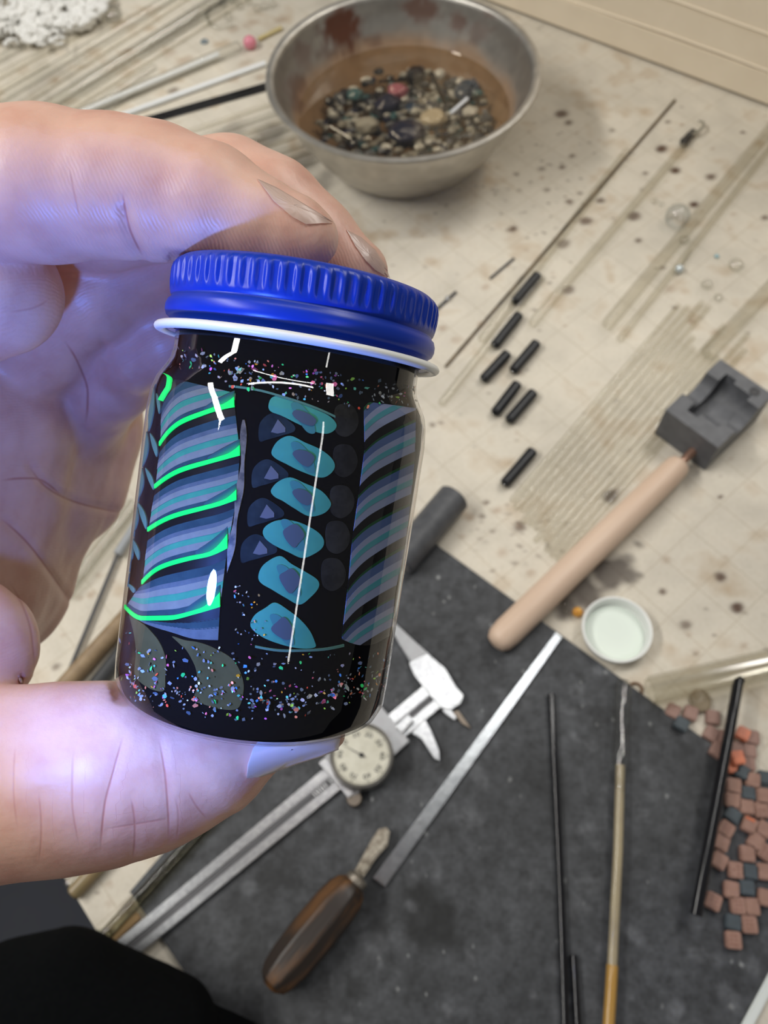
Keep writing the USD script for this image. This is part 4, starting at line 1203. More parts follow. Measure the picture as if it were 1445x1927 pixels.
heap = []
for i in range(620):
    th_, q = RNG.uniform(0, 2 * np.pi), math.sqrt(RNG.random()) * 0.072 * k_
    zb = max(float(np.interp(q / k_ + 0.0085, [0.060, 0.067, 0.0785, 0.0905], [0.0065, 0.012, 0.0275, 0.047])), 0.0065 + 0.022 * max(0, 1 - (q / (0.080 * k_)) ** 2) * RNG.uniform(0.5, 1))
    heap.append(lump((BC[0] + q * math.cos(th_), BC[1] + q * math.sin(th_), zb), RNG.uniform(0.0025, 0.0058), i, (1, RNG.uniform(0.4, 1), RNG.uniform(0.4, 0.8)), 1))
hm = usdkit.material(stage, '/World/Looks/glass_scraps', {'a': ('attribute', {'attribute': 'stain'}), 'p': ('principled_bsdf', {'roughness': 0.2})}, [('a.color', 'p.base_color')], surface='p.BSDF')
heap_tones = [sc_tones['grey'], sc_tones['dark'], sc_tones['dark'], sc_tones['dark'], (0.09, 0.10, 0.12), (0.24, 0.23, 0.21), (0.10, 0.11, 0.13), (0.10, 0.11, 0.13), sc_tones['navy'], (0.40, 0.41, 0.40), sc_tones['teal'], (0.17, 0.18, 0.21), (0.26, 0.26, 0.25), sc_tones['white']]
hp = solo('glass_scraps', join(*heap), hm, 'heap of small broken glass scraps under the water in the bowl', 'scraps', False, kind='stuff')
color_primvar(hp, np.repeat([heap_tones[RNG.integers(len(heap_tones))] for _ in heap], len(heap[0][0]), 0))
for x, y, rpx, tone, word in [(730, 195, 24, 'navy', 'round navy blue glass lump in the middle of the bowl'), (748, 172, 20, 'pink', 'pink glass lump beside the navy lump in the bowl'), (765, 250, 34, 'navy', 'dark blue glass lump lowest in the bowl'),
                              (668, 178, 16, 'teal', 'teal glass chip at the edge of the heap in the bowl'), (782, 140, 20, 'dark', 'black glass knob at the back of the heap in the bowl'), (880, 172, 26, 'blue', 'blue-black glass piece under the bright stick in the bowl'),
                              (885, 210, 14, 'white', 'white glass chip on the bowl heap under the bright stick'), (775, 205, 14, 'blue', 'small blue glass chip beside the navy lump in the bowl'), (690, 235, 22, 'grey', 'grey glass lump in front of the navy lump in the bowl'), (815, 222, 24, 'tan', 'cloudy tan glass lump on the bowl heap')]:
    c = T(x, y, 0.027)
    r_ = np.linalg.norm(T(x + rpx, y, 0.027) - c)
    solo('glass_lump', lump(c, r_, int(x), (1, 0.85, 0.62), 3, 0.4), mat('scrap_' + tone, sc_tones[tone], 0.15), word, 'glass scrap', True)
for a_, b_, r_, m_, word in [((712, 153, .030), (790, 150, .032), .0011, M_BLACK, 'thin black glass stick lying across the back of the bowl heap'), ((812, 138, .034), (838, 195, .030), .0022, M_BLACK, 'short bent black glass stick at the back of the bowl heap'),
                           ((622, 238, .026), (662, 262, .024), .0013, M_BLACK, 'short black glass stick near the front wall of the bowl'), ((848, 213, .040), (880, 185, .043), .0014, mat('white_glass', (0.72, 0.73, 0.74), 0.15), 'bright white glass stick poking out of the bowl water')]:
    solo('glass_stick', rod(T(a_[0], a_[1], a_[2]), T(b_[0], b_[1], b_[2]), r_, 10), m_, word, 'glass stick')
p_ = [T(880, 172, .040), T(889, 162, .046), T(891, 154, .050)]
solo('wire_loop', join(tube(p_, 0.0007, 8), tube([T(891 + 4 * math.cos(q), 152 + 4 * math.sin(q), 0.051) for q in np.linspace(0, 2 * np.pi, 13)], 0.0006, 6)), M_DARKMETAL, 'tiny looped wire sticking up from the scraps in the bowl', 'wire')

# graphite mould block on a wooden handle
from scipy.optimize import brentq
hh_ = brentq(lambda z: np.linalg.norm(T(1351, 842, z)[:2] - T(1325, 885, 0)[:2]) - 1e-9 if False else (T(1351, 842, z)[:2] - T(1325, 885, 0)[:2]) @ (T(1325, 885, 0)[:2] / np.linalg.norm(T(1325, 885, 0)[:2])), 0.005, 0.12)
bl_l, bl_f, bl_b = T(1252, 771, hh_)[:2], T(1351, 843, hh_)[:2], T(1351, 673, hh_)[:2]
ax1 = bl_f - bl_l                                               # along the near face
ax2 = bl_b - bl_l
ax2 = ax2 - ax1 * (ax1 @ ax2) / (ax1 @ ax1)
L1, L2 = np.linalg.norm(ax1), np.linalg.norm(ax2)
u1, u2 = ax1 / L1, ax2 / L2
bxy = m3.Manifold.cube([L1, L2, hh_])
_cyl = lambda x0, x1, r: m3.Manifold.cylinder(L1 * (x1 - x0), L2 * r, L2 * r, 64).rotate([0, 90, 0]).translate([L1 * x0, L2 * 0.52, hh_ + L2 * 0.02])
cut1, cut2, cut3 = _cyl(-0.2, 1.2, 0.215), _cyl(0.24, 0.78, 0.30), _cyl(0.24, 0.44, 0.36)
block = bxy - cut1 - cut2 - cut3
bv_, bf_ = vf(block)
bw = np.c_[bl_l + bv_[:, :1] * u1 + bv_[:, 1:2] * u2, bv_[:, 2] + 0.0002]
if np.cross(u1, u2) < 0:
    bf_ = bf_[:, ::-1]
mould = Thing('graphite_mould', 'black graphite mould block with a carved hollow on a pale wooden handle', 'mould', (*bl_l, 0))
mould.part('block', (bw, bf_), M_GRAPHITE, 25, 'black graphite block with stepped round hollow')
hole = T(1420, 737, hh_ + 0.0003)
mould.part('screw_hole', lathe([(0.0, 0.0), (0.0022, 0.0), (0.0026, 0.0004), (0.0036, 0.0004), (0.0036, -0.0004), (0, -0.0004)], hole, (0, 0, 1), 24), mat('screw_dark', (0.03, 0.03, 0.033), 0.5), 30)
HR = 0.0092
h0, h1 = T(1280, 872, 0.0105), T(930, 1213, 0.0105)
dh = (h1 - h0) / np.linalg.norm(h1 - h0)
Lh = np.linalg.norm(h1 - h0)
mould.part('handle', lathe([(0, 0), (HR * .55, 0), (HR * .8, 0.0012), (HR * .92, 0.004), (HR * .97, 0.012), (HR, 0.03), (HR * 1.05, Lh * 0.5), (HR * 1.04, Lh - 0.012), (HR * 0.95, Lh - 0.005), (HR * 0.7, Lh - 0.0012), (HR * 0.35, Lh), (0, Lh)], h0, dh, 36), M_WOOD, 50, 'pale round wooden handle')
mould.part('pin', rod(h0 - dh * 0.016, h0 + dh * 0.004, 0.0030, 16), M_COPPER, 40, 'copper coloured pin')
mould.part('ferrule', rod(h0 - dh * 0.0015, h0 + dh * 0.0008, 0.0052, 20), M_COPPER, 40)

# dark rubber hose end or rod behind the jar
solo('graphite_rod', lathe([(0, 0), (0.0098, 0), (0.0112, 0.0012), (0.0112, 0.062), (0.0098, 0.0632), (0, 0.0632)], T(856, 934, 0.0113), T(640, 1190, 0.0113) - T(856, 934, 0.0113), 36), mat('dark_grey_rod', (0.06, 0.063, 0.07), 0.5, color2=(0.09, 0.093, 0.1), scale=120), 'thick dark grey round rod running behind the jar', 'rod', 40)

# spare white lid lying inside up
lc = T(1159, 1187, 0.006)
lr = np.linalg.norm((T(1226, 1195, 0.008) - T(1092, 1178, 0.008))[:2]) / 2
lidw = Thing('spare_lid', 'white jar lid lying inside up beside the wooden handle', 'lid', (lc[0], lc[1], 0))
k2 = lr / 0.0235
lidw.part('body', lathe([(r * k2, z) for r, z in [(0, 0.0002), (0.0205, 0.0002), (0.0215, 0.001), (0.0220, 0.003), (0.0222, 0.0065), (0.0232, 0.0080), (0.0235, 0.0090), (0.0231, 0.0098), (0.0222, 0.0099), (0.0214, 0.0092), (0.0211, 0.0078), (0.0206, 0.0065), (0.0206, 0.0025), (0.0198, 0.0016), (0, 0.0014)]], (lc[0], lc[1], 0), (0, 0, 1), 96), M_WHITE, 50)
lidw.part('liner', lathe([(r * k2, z) for r, z in [(0, 0.0015), (0.0196, 0.0015), (0.0198, 0.0020), (0.0186, 0.0026), (0.0172, 0.0026), (0.0165, 0.0021), (0, 0.0021)]], (lc[0], lc[1], 0), (0, 0, 1), 96), mat('pale_green_liner', (0.76, 0.84, 0.76), 0.35), 50, 'pale greenish sealing disc')

# short black tubes with clear sleeves
TUBES = [((1012, 517), (965, 572), 'topmost of the scattered short black glass tubes'), ((977, 592), (927, 655), 'second short black tube, touching the one above it end to end'), ((1010, 645), (962, 702), 'short black tube alongside the shorter leaning one'),
         ((955, 665), (906, 718), 'short black tube tipped below the second, its clear end toward the jar'), ((974, 722), (928, 782), 'short black tube on the jar side of the close pair'), ((1004, 738), (954, 796), 'short black tube on the outer side of the close pair'), ((1003, 848), (945, 916), 'lowest short black tube, lying apart from the others')]
for (x0, y0), (x1, y1), lb in TUBES:
    a_, b_ = T(x0, y0, 0.0041), T(x1, y1, 0.0041)
    d_ = (b_ - a_) / np.linalg.norm(b_ - a_)
    t = Thing('black_tube', lb, 'glass tube', ((a_ + b_) / 2)[:2].tolist() + [0], 'short black glass tubes on the bench')
    L_ = np.linalg.norm(b_ - a_)
    t.part('sleeve', rod(a_, a_ + d_ * L_ * 0.93, 0.0040, 22, hollow=0.62), M_BLACK_SATIN, 40)
    t.part('clear_core', rod(a_ + d_ * 0.0008, b_, 0.0024, 18, hollow=0.7), GLASS, 40, 'clear glass end')

# long clear glass rods and tubes
def clear_rod(px0, px1, r, label, m=GLASS, hollow=None, name='glass_rod', cat='glass rod', group=None, z=None, n=14):
    z = r + 0.0001 if z is None else z
    a_, b_ = T(*px0, z), T(*px1, z)
    solo(name, rod(a_, b_, r, n, hollow=hollow), m, label, cat, 40, group)


ORD = ['first', 'second', 'third', 'fourth', 'fifth', 'sixth', 'seventh', 'eighth', 'ninth', 'tenth', 'eleventh', 'twelfth', 'thirteenth']
lo0, lo1 = np.array([962., 943.]), np.array([1044., 1060.])
for i in range(11):
    s = i / 10
    a_ = lo0 + (lo1 - lo0) * s + np.array([318, -372]) * RNG.uniform(-0.02, 0.02)
    up_ = RNG.uniform(0.85, 1.1)
    b_ = lo0 + (lo1 - lo0) * s + np.array([318 + 34 * s, -372 - 24 * s]) * up_
    clear_rod(a_, b_, 0.0020 + 0.00015 * (i % 3), f'{ORD[i]} clear rod of the bundle ending at the wooden handle, counting from the jar', GLASS_SOFT, group='clear rods beside the graphite mould')
for i, (a_, b_, r, lb) in enumerate([((1462, 228), (1142, 612), .0052, 'wide clear glass tube nearest the cardboard box on the bench'), ((1462, 262), (1165, 640), .0028, 'clear glass rod along the lower side of the wide clear tube'),
                                     ((1180, 284), (905, 640), .0035, 'clear glass tube with a rounded end below the thin dark rod'), ((1290, 272), (1000, 610), .0036, 'clear glass tube whose end carries the burnt dark curl'),
                                     ((1470, 520), (1330, 668), .0060, 'wide clear glass tube passing behind the graphite mould'),
                                     ((1020, 520), (830, 760), .0030, 'clear glass rod passing under the short black tubes')]):
    clear_rod(a_, b_, r, lb, GLASS_SOFT, hollow=None, name='glass_tube' if r > 0.0034 else 'glass_rod', cat='glass tube' if r > 0.0034 else 'glass rod')
clear_rod((1270, 188), (838, 690), 0.0011, 'long thin dark bronze rod slanting down from near the cardboard box', mat('bronze_rod', (0.23, 0.17, 0.10), 0.4, 0.5, color2=(0.06, 0.05, 0.04), scale=60), name='thin_rod', cat='rod')
clear_rod((967, 486), (922, 524), 0.0010, 'short grey metal stick lying above the topmost black tube', M_DARKMETAL, name='metal_stick', cat='stick')
t_ = Thing('steel_pick', 'thin steel pick with a shiny ball tip beside the jar lid', 'pick', T(830, 585))
t_.part('shaft', rod(T(790, 610, .0012), T(858, 549, .0012), 0.0012, 10), M_DARKMETAL, 40)
t_.part('tip', ball(T(842, 562, .0022), 0.0021), M_STEEL, True)
# burnt curl at the end of a tube
cu = [T(1285, 275, .003), T(1292, 262, .004), T(1302, 252, .005), T(1316, 246, .006), T(1324, 238, .006), T(1324, 230, .005), T(1314, 227, .004)]
t_ = Thing('burnt_curl', 'burnt black curl of twisted glass at the end of a clear tube', 'glass scrap', T(1300, 258))
t_.part('knot', join(*[lump(T(1296 + 5 * i - 8, 266 - 6 * i, .004), .0038 - .0003 * i, i + 3, (1, 1, .8), 2) for i in range(4)]), mat('burnt', (0.03, 0.026, 0.022), 0.6), True)
t_.part('curl', tube(cu, [.0012, .0012, .0013, .0013, .0012, .0010, .0007], 8), mat('smoky_glass', (0.30, 0.28, 0.22), 0.2), True, 'smoky curled tip')

# bubbles and beads of clear glass at the right
bub = T(1275, 407, 0.008)
solo('glass_bubble', ball(bub, 0.0100, 3), clear_glass('milky_glass', (0.92, 0.93, 0.94), (0.70, 0.73, 0.74), 0.03, 0.6, 0.5), 'round clear glass bubble with bright glints lying on the rods', 'glass ball', True)
t_ = Thing('glass_drop', 'small silvery glass drop with a pulled tail below the clear bubble', 'glass drop', T(1278, 508))
t_.part('drop', ball(T(1278, 506, .0035), 0.0036, 3), mat('silvery_glass', (0.62, 0.68, 0.70), 0.1, 0.5), True)
t_.part('tail', tube([T(1283, 500, .0035), T(1292, 485, .003), T(1300, 470, .002)], [.0018, .0009, .0004], 8), GLASS, True)
for x, y, r, lb in [(1232, 378, .0030, 'tiny clear glass bead upper side of the clear bubble'), (1245, 384, .0022, 'smallest clear glass bead touching the bead by the clear bubble'), (1288, 452, .0042, 'flattened clear glass blob between the bubble and the silvery drop'),
                    (1385, 498, .0060, 'clear glass blob to the outer side of the silvery drop'), (1330, 535, .0045, 'clear glass blob above the graphite mould'), (1352, 560, .0035, 'clear glass pebble above the graphite mould beside a blob')]:
    solo('glass_bead', ball(T(x, y, r * 0.7), r, 2, (1, 1, .7)), GLASS, lb, 'glass bead', True)
solo('glass_chip', lump(T(1349, 482, .0012), .0018, 5), mat('aqua_chip', (0.30, 0.50, 0.56), 0.2), 'tiny aqua glass chip near the clear blobs', 'glass chip', True)
solo('glass_bead', ball(T(1087, 1152, .0030), .0034, 3), mat('amber_glass', (0.52, 0.20, 0.03), 0.08, color2=(0.75, 0.42, 0.08), scale=500), 'small amber glass bead between the wooden handle and the white lid', 'glass bead', True)
for x, y, lb in [(1063, 1139, 'clear bead nearer the wooden handle next to the amber bead'), (1066, 1151, 'clear bead closest to the amber bead')]:
    solo('glass_bead', ball(T(x, y, .002), .0022, 2), GLASS, lb, 'glass bead', True)
solo('glass_pebble', lump(T(1318, 1318, .0026), .0062, 3, (1, 1.1, .42), 3, 0.25), mat('tan_pebble', (0.30, 0.24, 0.16), 0.35), 'flat tan glass pebble above the loose square tiles', 'pebble', True)
cr = T(1196, 1297, .001)
solo('metal_ring', lathe([(0.0038 + 0.0009 * math.cos(q), 0.0010 + 0.0009 * math.sin(q)) for q in np.linspace(0, 2 * np.pi, 10, endpoint=False)], (cr[0], cr[1], 0), (0, 0, 1), 32, closed=True), mat('rusty_ring', (0.20, 0.12, 0.07), 0.5, 0.6), 'small rusty ring by the pipette tip at the mat edge', 'ring', 50)
clear_rod((1222, 1302), (1500, 1238), 0.0092, 'broad clear glass tube lying above the tan pebble', GLASS_SOFT, hollow=0.82, name='glass_tube', cat='glass tube', n=28)

# left back: clear tubes, fibre, bead
SL = -0.615
for i, (x0, y0, x1, y1, r, lb) in enumerate([(-30, 158, 150, 62, .0035, 'clear rod closest to the white fibre tuft'), (-30, 205, 345, -20, .0042, 'grey clear rod next below the white fibre tuft'), (-20, 235, 370, -18, .0032, 'clear rod third below the white fibre tuft'),
                                             (-10, 262, 440, -20, .0060, 'wide clear tube in the middle of the back bundle'), (10, 280, 475, -12, .0034, 'clear rod below the wide tube of the back bundle'), (60, 276, 292, 124, .0028, 'short clear rod second from the bench middle in the back bundle'),
                                             (95, 284, 258, 168, .0026, 'short clear rod with its end nearest the white-cored tube'), (-20, 120, 240, -20, .0034, 'clear rod passing under the white fibre tuft'), (-30, 185, 90, 118, .0028, 'short clear rod stub beside the fibre tuft')]):
    clear_rod((x0, y0), (x1, y1), r, lb, GLASS if i % 2 else GLASS_SOFT, hollow=0.7 if r > .005 else None, name='glass_tube' if r > .005 else 'glass_rod', cat='glass tube' if r > .005 else 'glass rod', group='clear rods behind the hand')
t_ = Thing('cased_tube', 'clear glass tube with a white core and pink bead at its end', 'glass tube', T(300, 150))
t_.part('casing', rod(T(120, 228, .0054), T(452, 86, .0054), .0052, 20), GLASS, 40)
t_.part('white_core', rod(T(152, 212, .0058), T(412, 102, .0058), .0026, 14), mat('white_glass_core', (0.86, 0.87, 0.86), 0.2), 40, 'white glass core')
t_.part('dark_end', rod(T(112, 230, .0056), T(150, 213, .0056), .0030, 14), M_BLACK, 40, 'black glass end')
t_.part('pink_bead', ball(T(470, 80, .0060), .0066, 3), mat('pink_glass', (0.72, 0.25, 0.32), 0.15), True, 'glossy pink glass bead')
clear_rod((486, 74), (530, 52), 0.0022, 'short yellowish glass stick joined past the pink bead', mat('yellow_glass', (0.55, 0.46, 0.22), 0.2), name='glass_stick', cat='glass stick')
clear_rod((205, 226), (500, 119), 0.0026, 'opaque white glass rod between hand and bowl', mat('white_glass_rod', (0.86, 0.88, 0.88), 0.2))
clear_rod((240, 233), (502, 158), 0.0017, 'upper of two thin black glass rods between hand and bowl', M_BLACK)
clear_rod((250, 238), (504, 166), 0.0017, 'lower of two thin black glass rods between hand and bowl', M_BLACK)
for i in range(8):
    y = 196 + 13 * i
    clear_rod((300 + 10 * i, y + 70 + 3 * i), (515 + 12 * i, y - 2 + 2 * i), 0.0020 + .0004 * (i % 2), f'{ORD[i]} sooty clear rod beside the bowl, counting from the black rods', GLASS if i % 2 else GLASS_SOFT, group='sooty clear rods beside the bowl')
fb = T(58, 22, 0.012)
fib = []
for i in range(90):
    x, y = RNG.uniform(-60, 185), RNG.uniform(-60, 70)
    if y > 78 - 0.35 * max(0, x - 60) or y > 40 + 0.6 * (x + 60):
        continue
    fib.append(lump(T(x, y, RNG.uniform(.004, .016)), RNG.uniform(.006, .013), i, (1, 1, .7), 3, 1.1))
for i in range(110):
    x, y = RNG.uniform(10, 120), RNG.uniform(35, 84)
    fib.append(lump(T(x, y, RNG.uniform(.003, .014)), RNG.uniform(.0012, .0032), i + 200, (1, 1, .8), 1, 0.9))
solo('ceramic_fibre', join(*fib), mat('white_fibre', (0.88, 0.875, 0.84), 0.9, color2=(0.72, 0.71, 0.67), scale=180, bump=0.5, bump_scale=700), 'ragged white tuft of ceramic fibre in the far corner of the bench', 'fibre', True, kind='stuff')
solo('glass_bubble', ball(T(213, 27, .008), .0095, 3, (1, 1.2, .8)), GLASS, 'clear glass bulb beside the white fibre tuft', 'glass ball', True)
for i, (x, y, r) in enumerate([(484, 15, .0042), (498, 11, .0040), (513, 7, .0040), (430, 31, .0042), (452, 12, .0036), (468, 4, .0036), (440, 2, .0034), (420, 8, .0036)]):
    solo('glass_bead', ball(T(x, y, r * .9), r, 2), GLASS, f'{ORD[i]} of the clear glass beads strewn behind the pink bead', 'glass bead', True, 'clear beads behind the pink bead')
cu = [T(x, y, .003) for x, y in [(440, 45), (410, 52), (396, 46), (388, 28), (396, 12), (420, 2), (450, -6)]]
solo('glass_squiggle', tube(cu, .0022, 8), GLASS, 'bent clear glass loop around the clear beads', 'glass rod', True)
rg = T(385, 80, .0)
solo('glass_ring', lathe([(0.0030 + 0.0010 * math.cos(q), 0.0011 + 0.0010 * math.sin(q)) for q in np.linspace(0, 2 * np.pi, 10, endpoint=False)], (rg[0], rg[1], 0), (0, 0, 1), 32, closed=True), mat('blue_grey_glass', (0.22, 0.28, 0.32), 0.2), 'tiny blue-grey glass ring above the white-cored tube', 'ring', 50)

# between palm and jar: rods on the bench
clear_rod((255, 945), (120, 1120), 0.0052, 'clear glass tube with white glints seen between palm and jar', GLASS, hollow=0.6, name='glass_tube', cat='glass tube')
t_ = Thing('scriber', 'thin dark metal scriber with a clear handle seen between palm and jar', 'scriber', T(180, 1150))
t_.part('shaft', rod(T(224, 1038, .003), T(118, 1292, .003), .0013, 12), M_DARKMETAL, 40)
t_.part('grip', rod(T(270, 965, .004), T(221, 1044, .004), .0032, 16), mat('grey_grip', (0.34, 0.36, 0.38), 0.3), 40, 'thicker grey grip')
clear_rod((330, 1060), (98, 1318), 0.0060, 'brown wooden rod seen between palm and jar', mat('brown_rod', (0.33, 0.235, 0.135), 0.5, color2=(0.22, 0.15, 0.085), scale=90), name='wooden_rod', cat='rod', n=22)
clear_rod((335, 1092), (150, 1330), 0.0052, 'black rod lying next to the brown wooden rod', mat('soft_black', (0.035, 0.037, 0.04), 0.5), name='black_rod', cat='rod', n=22)
# below the thumb
clear_rod((108, 1650), (215, 1520), 0.0030, 'clear glass tube end overhanging the bench edge', GLASS, hollow=0.6, name='glass_tube', cat='glass tube')
clear_rod((128, 1668), (240, 1530), 0.0034, 'clear glass tube second from the bench corner', GLASS, hollow=0.6, name='glass_tube', cat='glass tube')
clear_rod((136, 1684), (268, 1540), 0.0044, 'olive brown rod overhanging the bench edge', mat('olive_rod', (0.24, 0.19, 0.10), 0.35, color2=(0.33, 0.22, 0.11), scale=60), name='glass_rod', cat='rod', n=20)
clear_rod((197, 1762), (420, 1515), 0.0036, 'long grey-green glass rod along the mat edge below the thumb', clear_glass('smoky_green_glass', (0.62, 0.60, 0.50), (0.25, 0.25, 0.2), 0.05), z=.0072, n=18)
clear_rod((211, 1770), (262, 1722), 0.0022, 'short tan rod beneath the caliper beam end', mat('tan_rod', (0.40, 0.26, 0.13), 0.4), name='tan_rod', cat='rod')
solo('glass_chip', lump(T(190, 1762, .003), .005, 8, (1, .8, .5), 2, 0.8), mat('pale_chip', (0.5, 0.48, 0.38), 0.3), 'pale glass chip at the bench edge by the caliper end', 'glass chip', True)

# dial caliper
cal = Thing('dial_caliper', 'steel dial caliper with round cream dial lying across the mat', 'caliper', T(560, 1550))
Z0 = MAT_Z + 0.0003


def cal_slab(px, z0, z1, b=0.0004):
    return slab(px, Z0 + z0, Z0 + z1, b)


def along(u, v):
    """beam coordinates: u along (0 tail, 1 head), v across (0 upper edge, 1 lower edge)."""
    a_, b_ = np.array([198, 1789.]), np.array([797, 1290.])
    c_, d_ = np.array([233, 1818.]), np.array([831, 1329.])
    return tuple((a_ + (b_ - a_) * u) * (1 - v) + (c_ + (d_ - c_) * u) * v)


cal.part('beam', cal_slab([along(0.003, .05), along(1, .05), along(1, .95), along(0.003, .95)], 0, .0024), mat('dark_groove_steel', (0.20, 0.20, 0.21), 0.5, 0.9), 30, 'dark grooved beam')
cal.part('rail', cal_slab([along(0, 0), along(1, 0), along(1, .40), along(0, .40)], 0, .0038), M_STEEL, 30)
cal.part('rail', cal_slab([along(0.0, .66), along(1, .66), along(1, 1), along(0.0, 1)], 0, .0038), M_STEEL, 30)
cal.part('rack', cal_slab([along(0.01, .46), along(1, .46), along(1, .60), along(0.01, .60)], 0.002, .0030, .0002), M_DARKMETAL, 30)
marks = []
for i in range(120):                                            # graduation lines on the upper rail
    u = 0.02 + 0.66 * i / 120
    lw = 0.16 if i % 10 == 0 else 0.09
    marks.append(cal_slab([along(u, .39 - lw), along(u + .0014, .39 - lw), along(u + .0014, .39), along(u, .39)], .0036, .00388, 0))
cal.part('graduations', join(*marks), mat('etched_lines', (0.06, 0.06, 0.065), 0.5), False, 'fine dark graduation lines', 'stuff')
eng = []
for i in range(15):                                             # worn engraving, too blurred to read
    u = 0.625 + 0.0072 * i
    if i in (6, 9):
        continue
    tl = RNG.uniform(-.002, .002)
    eng.append(cal_slab([along(u, .44), along(u + .0022, .44), along(u + .0022 + tl, .62), along(u + tl, .62)], .0022, .0034, 0))
    if i % 2:
        eng.append(cal_slab([along(u, .52), along(u + .0055, .52), along(u + .0055, .545), along(u, .545)], .0022, .0034, 0))
cal.part('engraving', join(*eng), mat('etched_bright', (0.78, 0.79, 0.80), 0.35, 0.6), False, 'worn illegible engraved lettering')
cal.part('head', cal_slab([(770, 1247), (804, 1229), (837, 1257), (857, 1291), (872, 1308), (866, 1323), (848, 1336), (828, 1331), (795, 1290), (779, 1269)], 0, .0052, .0006), M_STEEL, 30)
cal.part('outside_jaw', cal_slab([(722, 1148), (748, 1176), (778, 1204), (806, 1229), (775, 1248), (752, 1212), (734, 1180)], 0, .0036, .0008), M_STEEL_DULL, 30)
cal.part('outside_jaw', cal_slab([(590, 1262), (622, 1276), (668, 1300), (714, 1330), (690, 1352), (640, 1318)], 0, .0036, .0008), M_STEEL_DULL, 30)
cal.part('inside_jaw', cal_slab([(829, 1331), (849, 1335), (858, 1350), (855, 1354), (838, 1342)], 0, .0034, .0005), M_STEEL, 30)
cal.part('inside_jaw_tip', cal_slab([(852, 1340), (862, 1336), (886, 1370), (870, 1362)], 0, .0018, .0003), mat('brown_steel', (0.25, 0.21, 0.17), 0.45, 0.9), 30)
cal.part('inside_jaw', cal_slab([(775, 1378), (800, 1354), (811, 1375), (826, 1412), (827, 1430), (818, 1427), (794, 1390)], 0, .0036, .0007), M_STEEL, 30)
cal.part('slider', cal_slab([(700, 1318), (720, 1332), (770, 1394), (742, 1420), (700, 1452), (674, 1496), (655, 1501), (600, 1437), (640, 1390)], .0004, .0068, .0006), M_STEEL_DULL, 30)
cal.part('clamp_bar', cal_slab([(600, 1434), (612, 1428), (668, 1490), (655, 1501)], .004, .0082, .0006), M_STEEL, 30)
cal.part('lock_screw', cal_slab([(744, 1366), (768, 1344), (778, 1354), (756, 1378)], .003, .0095, .0008), M_STEEL, 30)
sc_ = T(667, 1504, .006)
cal.part('thumb_wheel', lathe([(0, 0), (0.0040, 0), (0.0046, 0.0008), (0.0046, 0.005), (0.0040, 0.0058), (0, 0.0058)], (sc_[0], sc_[1], Z0 + .0006), (0, 0, 1), 24), mat('brown_knurl', (0.20, 0.17, 0.14), 0.45, 0.8), 30)
DZ = 0.0172
dc = T(680, 1421, DZ)
DR = np.linalg.norm((T(739, 1421, DZ) - T(622, 1421, DZ))[:2]) / 2
bez = cal.part('bezel', lathe([(DR * r, z) for r, z in [(0, .0060), (1.0, .0060), (1.04, .0068), (1.04, .0130), (1.02, .0150), (0.97, .0156), (0.93, .0150), (0.915, .0134), (0, .0134)]], (dc[0], dc[1], Z0), (0, 0, 1), 72), mat('bezel_metal', (0.30, 0.29, 0.27), 0.4, 0.8), 30, 'dark metal dial housing')
face = cal.part('dial_face', lathe([(0, .0134), (DR * .915, .0134), (DR * .912, .0138), (0, .0138)], (dc[0], dc[1], Z0), (0, 0, 1), 72), mat('dial_cream', (0.66, 0.64, 0.54), 0.5, color2=(0.55, 0.53, 0.43), scale=160), 30, 'cream dial face')
M_TICK = mat('dial_print', (0.02, 0.02, 0.02), 0.6)
fx = (T(700, 1421, DZ) - T(660, 1421, DZ))[:2]
fx /= np.linalg.norm(fx)
fy = np.array([-fx[1], fx[0]])
num = []
a0 = math.radians(-52)
for i in range(10):
    q = a0 + i * 2 * math.pi / 10
    tx = meshkit.text_mesh(str(i * 10), 0.0026, 0.00012, bold=True)
    v, f = np.array(tx.vertices), np.array(tx.faces)
    v[:, :2] -= (v[:, :2].max(0) + v[:, :2].min(0)) / 2
    c_, s_ = math.cos(-q), math.sin(-q)
    v[:, :2] = v[:, :2] @ np.array([[c_, s_], [-s_, c_]])
    pos_ = dc[:2] + DR * 0.68 * (fx * math.sin(q) + fy * math.cos(q))
    num.append((np.c_[pos_ + v[:, :1] * fx + v[:, 1:2] * fy, v[:, 2] + Z0 + .0138], f))
cal.part('numerals', join(*num), M_TICK, False, 'dark printed numerals', parent=face)
tk = []
for i in range(100):
    q = a0 + i * 2 * math.pi / 100
    d_ = fx * math.sin(q) + fy * math.cos(q)
    n_ = np.array([-d_[1], d_[0]])
    r0 = .80 if i % 10 == 0 else .84
    w_ = .00022 if i % 10 == 0 else .0001
    tk.append(prism(sg.Polygon([dc[:2] + d_ * DR * r0 + n_ * w_, dc[:2] + d_ * DR * .89 + n_ * w_, dc[:2] + d_ * DR * .89 - n_ * w_, dc[:2] + d_ * DR * r0 - n_ * w_]), Z0 + .0137, Z0 + .0139, 0))
cal.part('ticks', join(*tk), M_TICK, False, kind='stuff', parent=face)
nd = (T(655, 1407, DZ) - T(680, 1421, DZ))[:2]
nd /= np.linalg.norm(nd)
nn_ = np.array([-nd[1], nd[0]])
cal.part('needle', prism(sg.Polygon([dc[:2] - nd * DR * .15 + nn_ * .0003, dc[:2] + nd * DR * .8, dc[:2] - nd * DR * .15 - nn_ * .0003]), Z0 + .0142, Z0 + .0145, 0), M_TICK, False, parent=face)
cal.part('hub', lathe([(0, .0137), (.0013, .0137), (.0013, .0148), (.0009, .0151), (0, .0151)], (dc[0], dc[1], Z0), (0, 0, 1), 20), M_TICK, 30, parent=face)

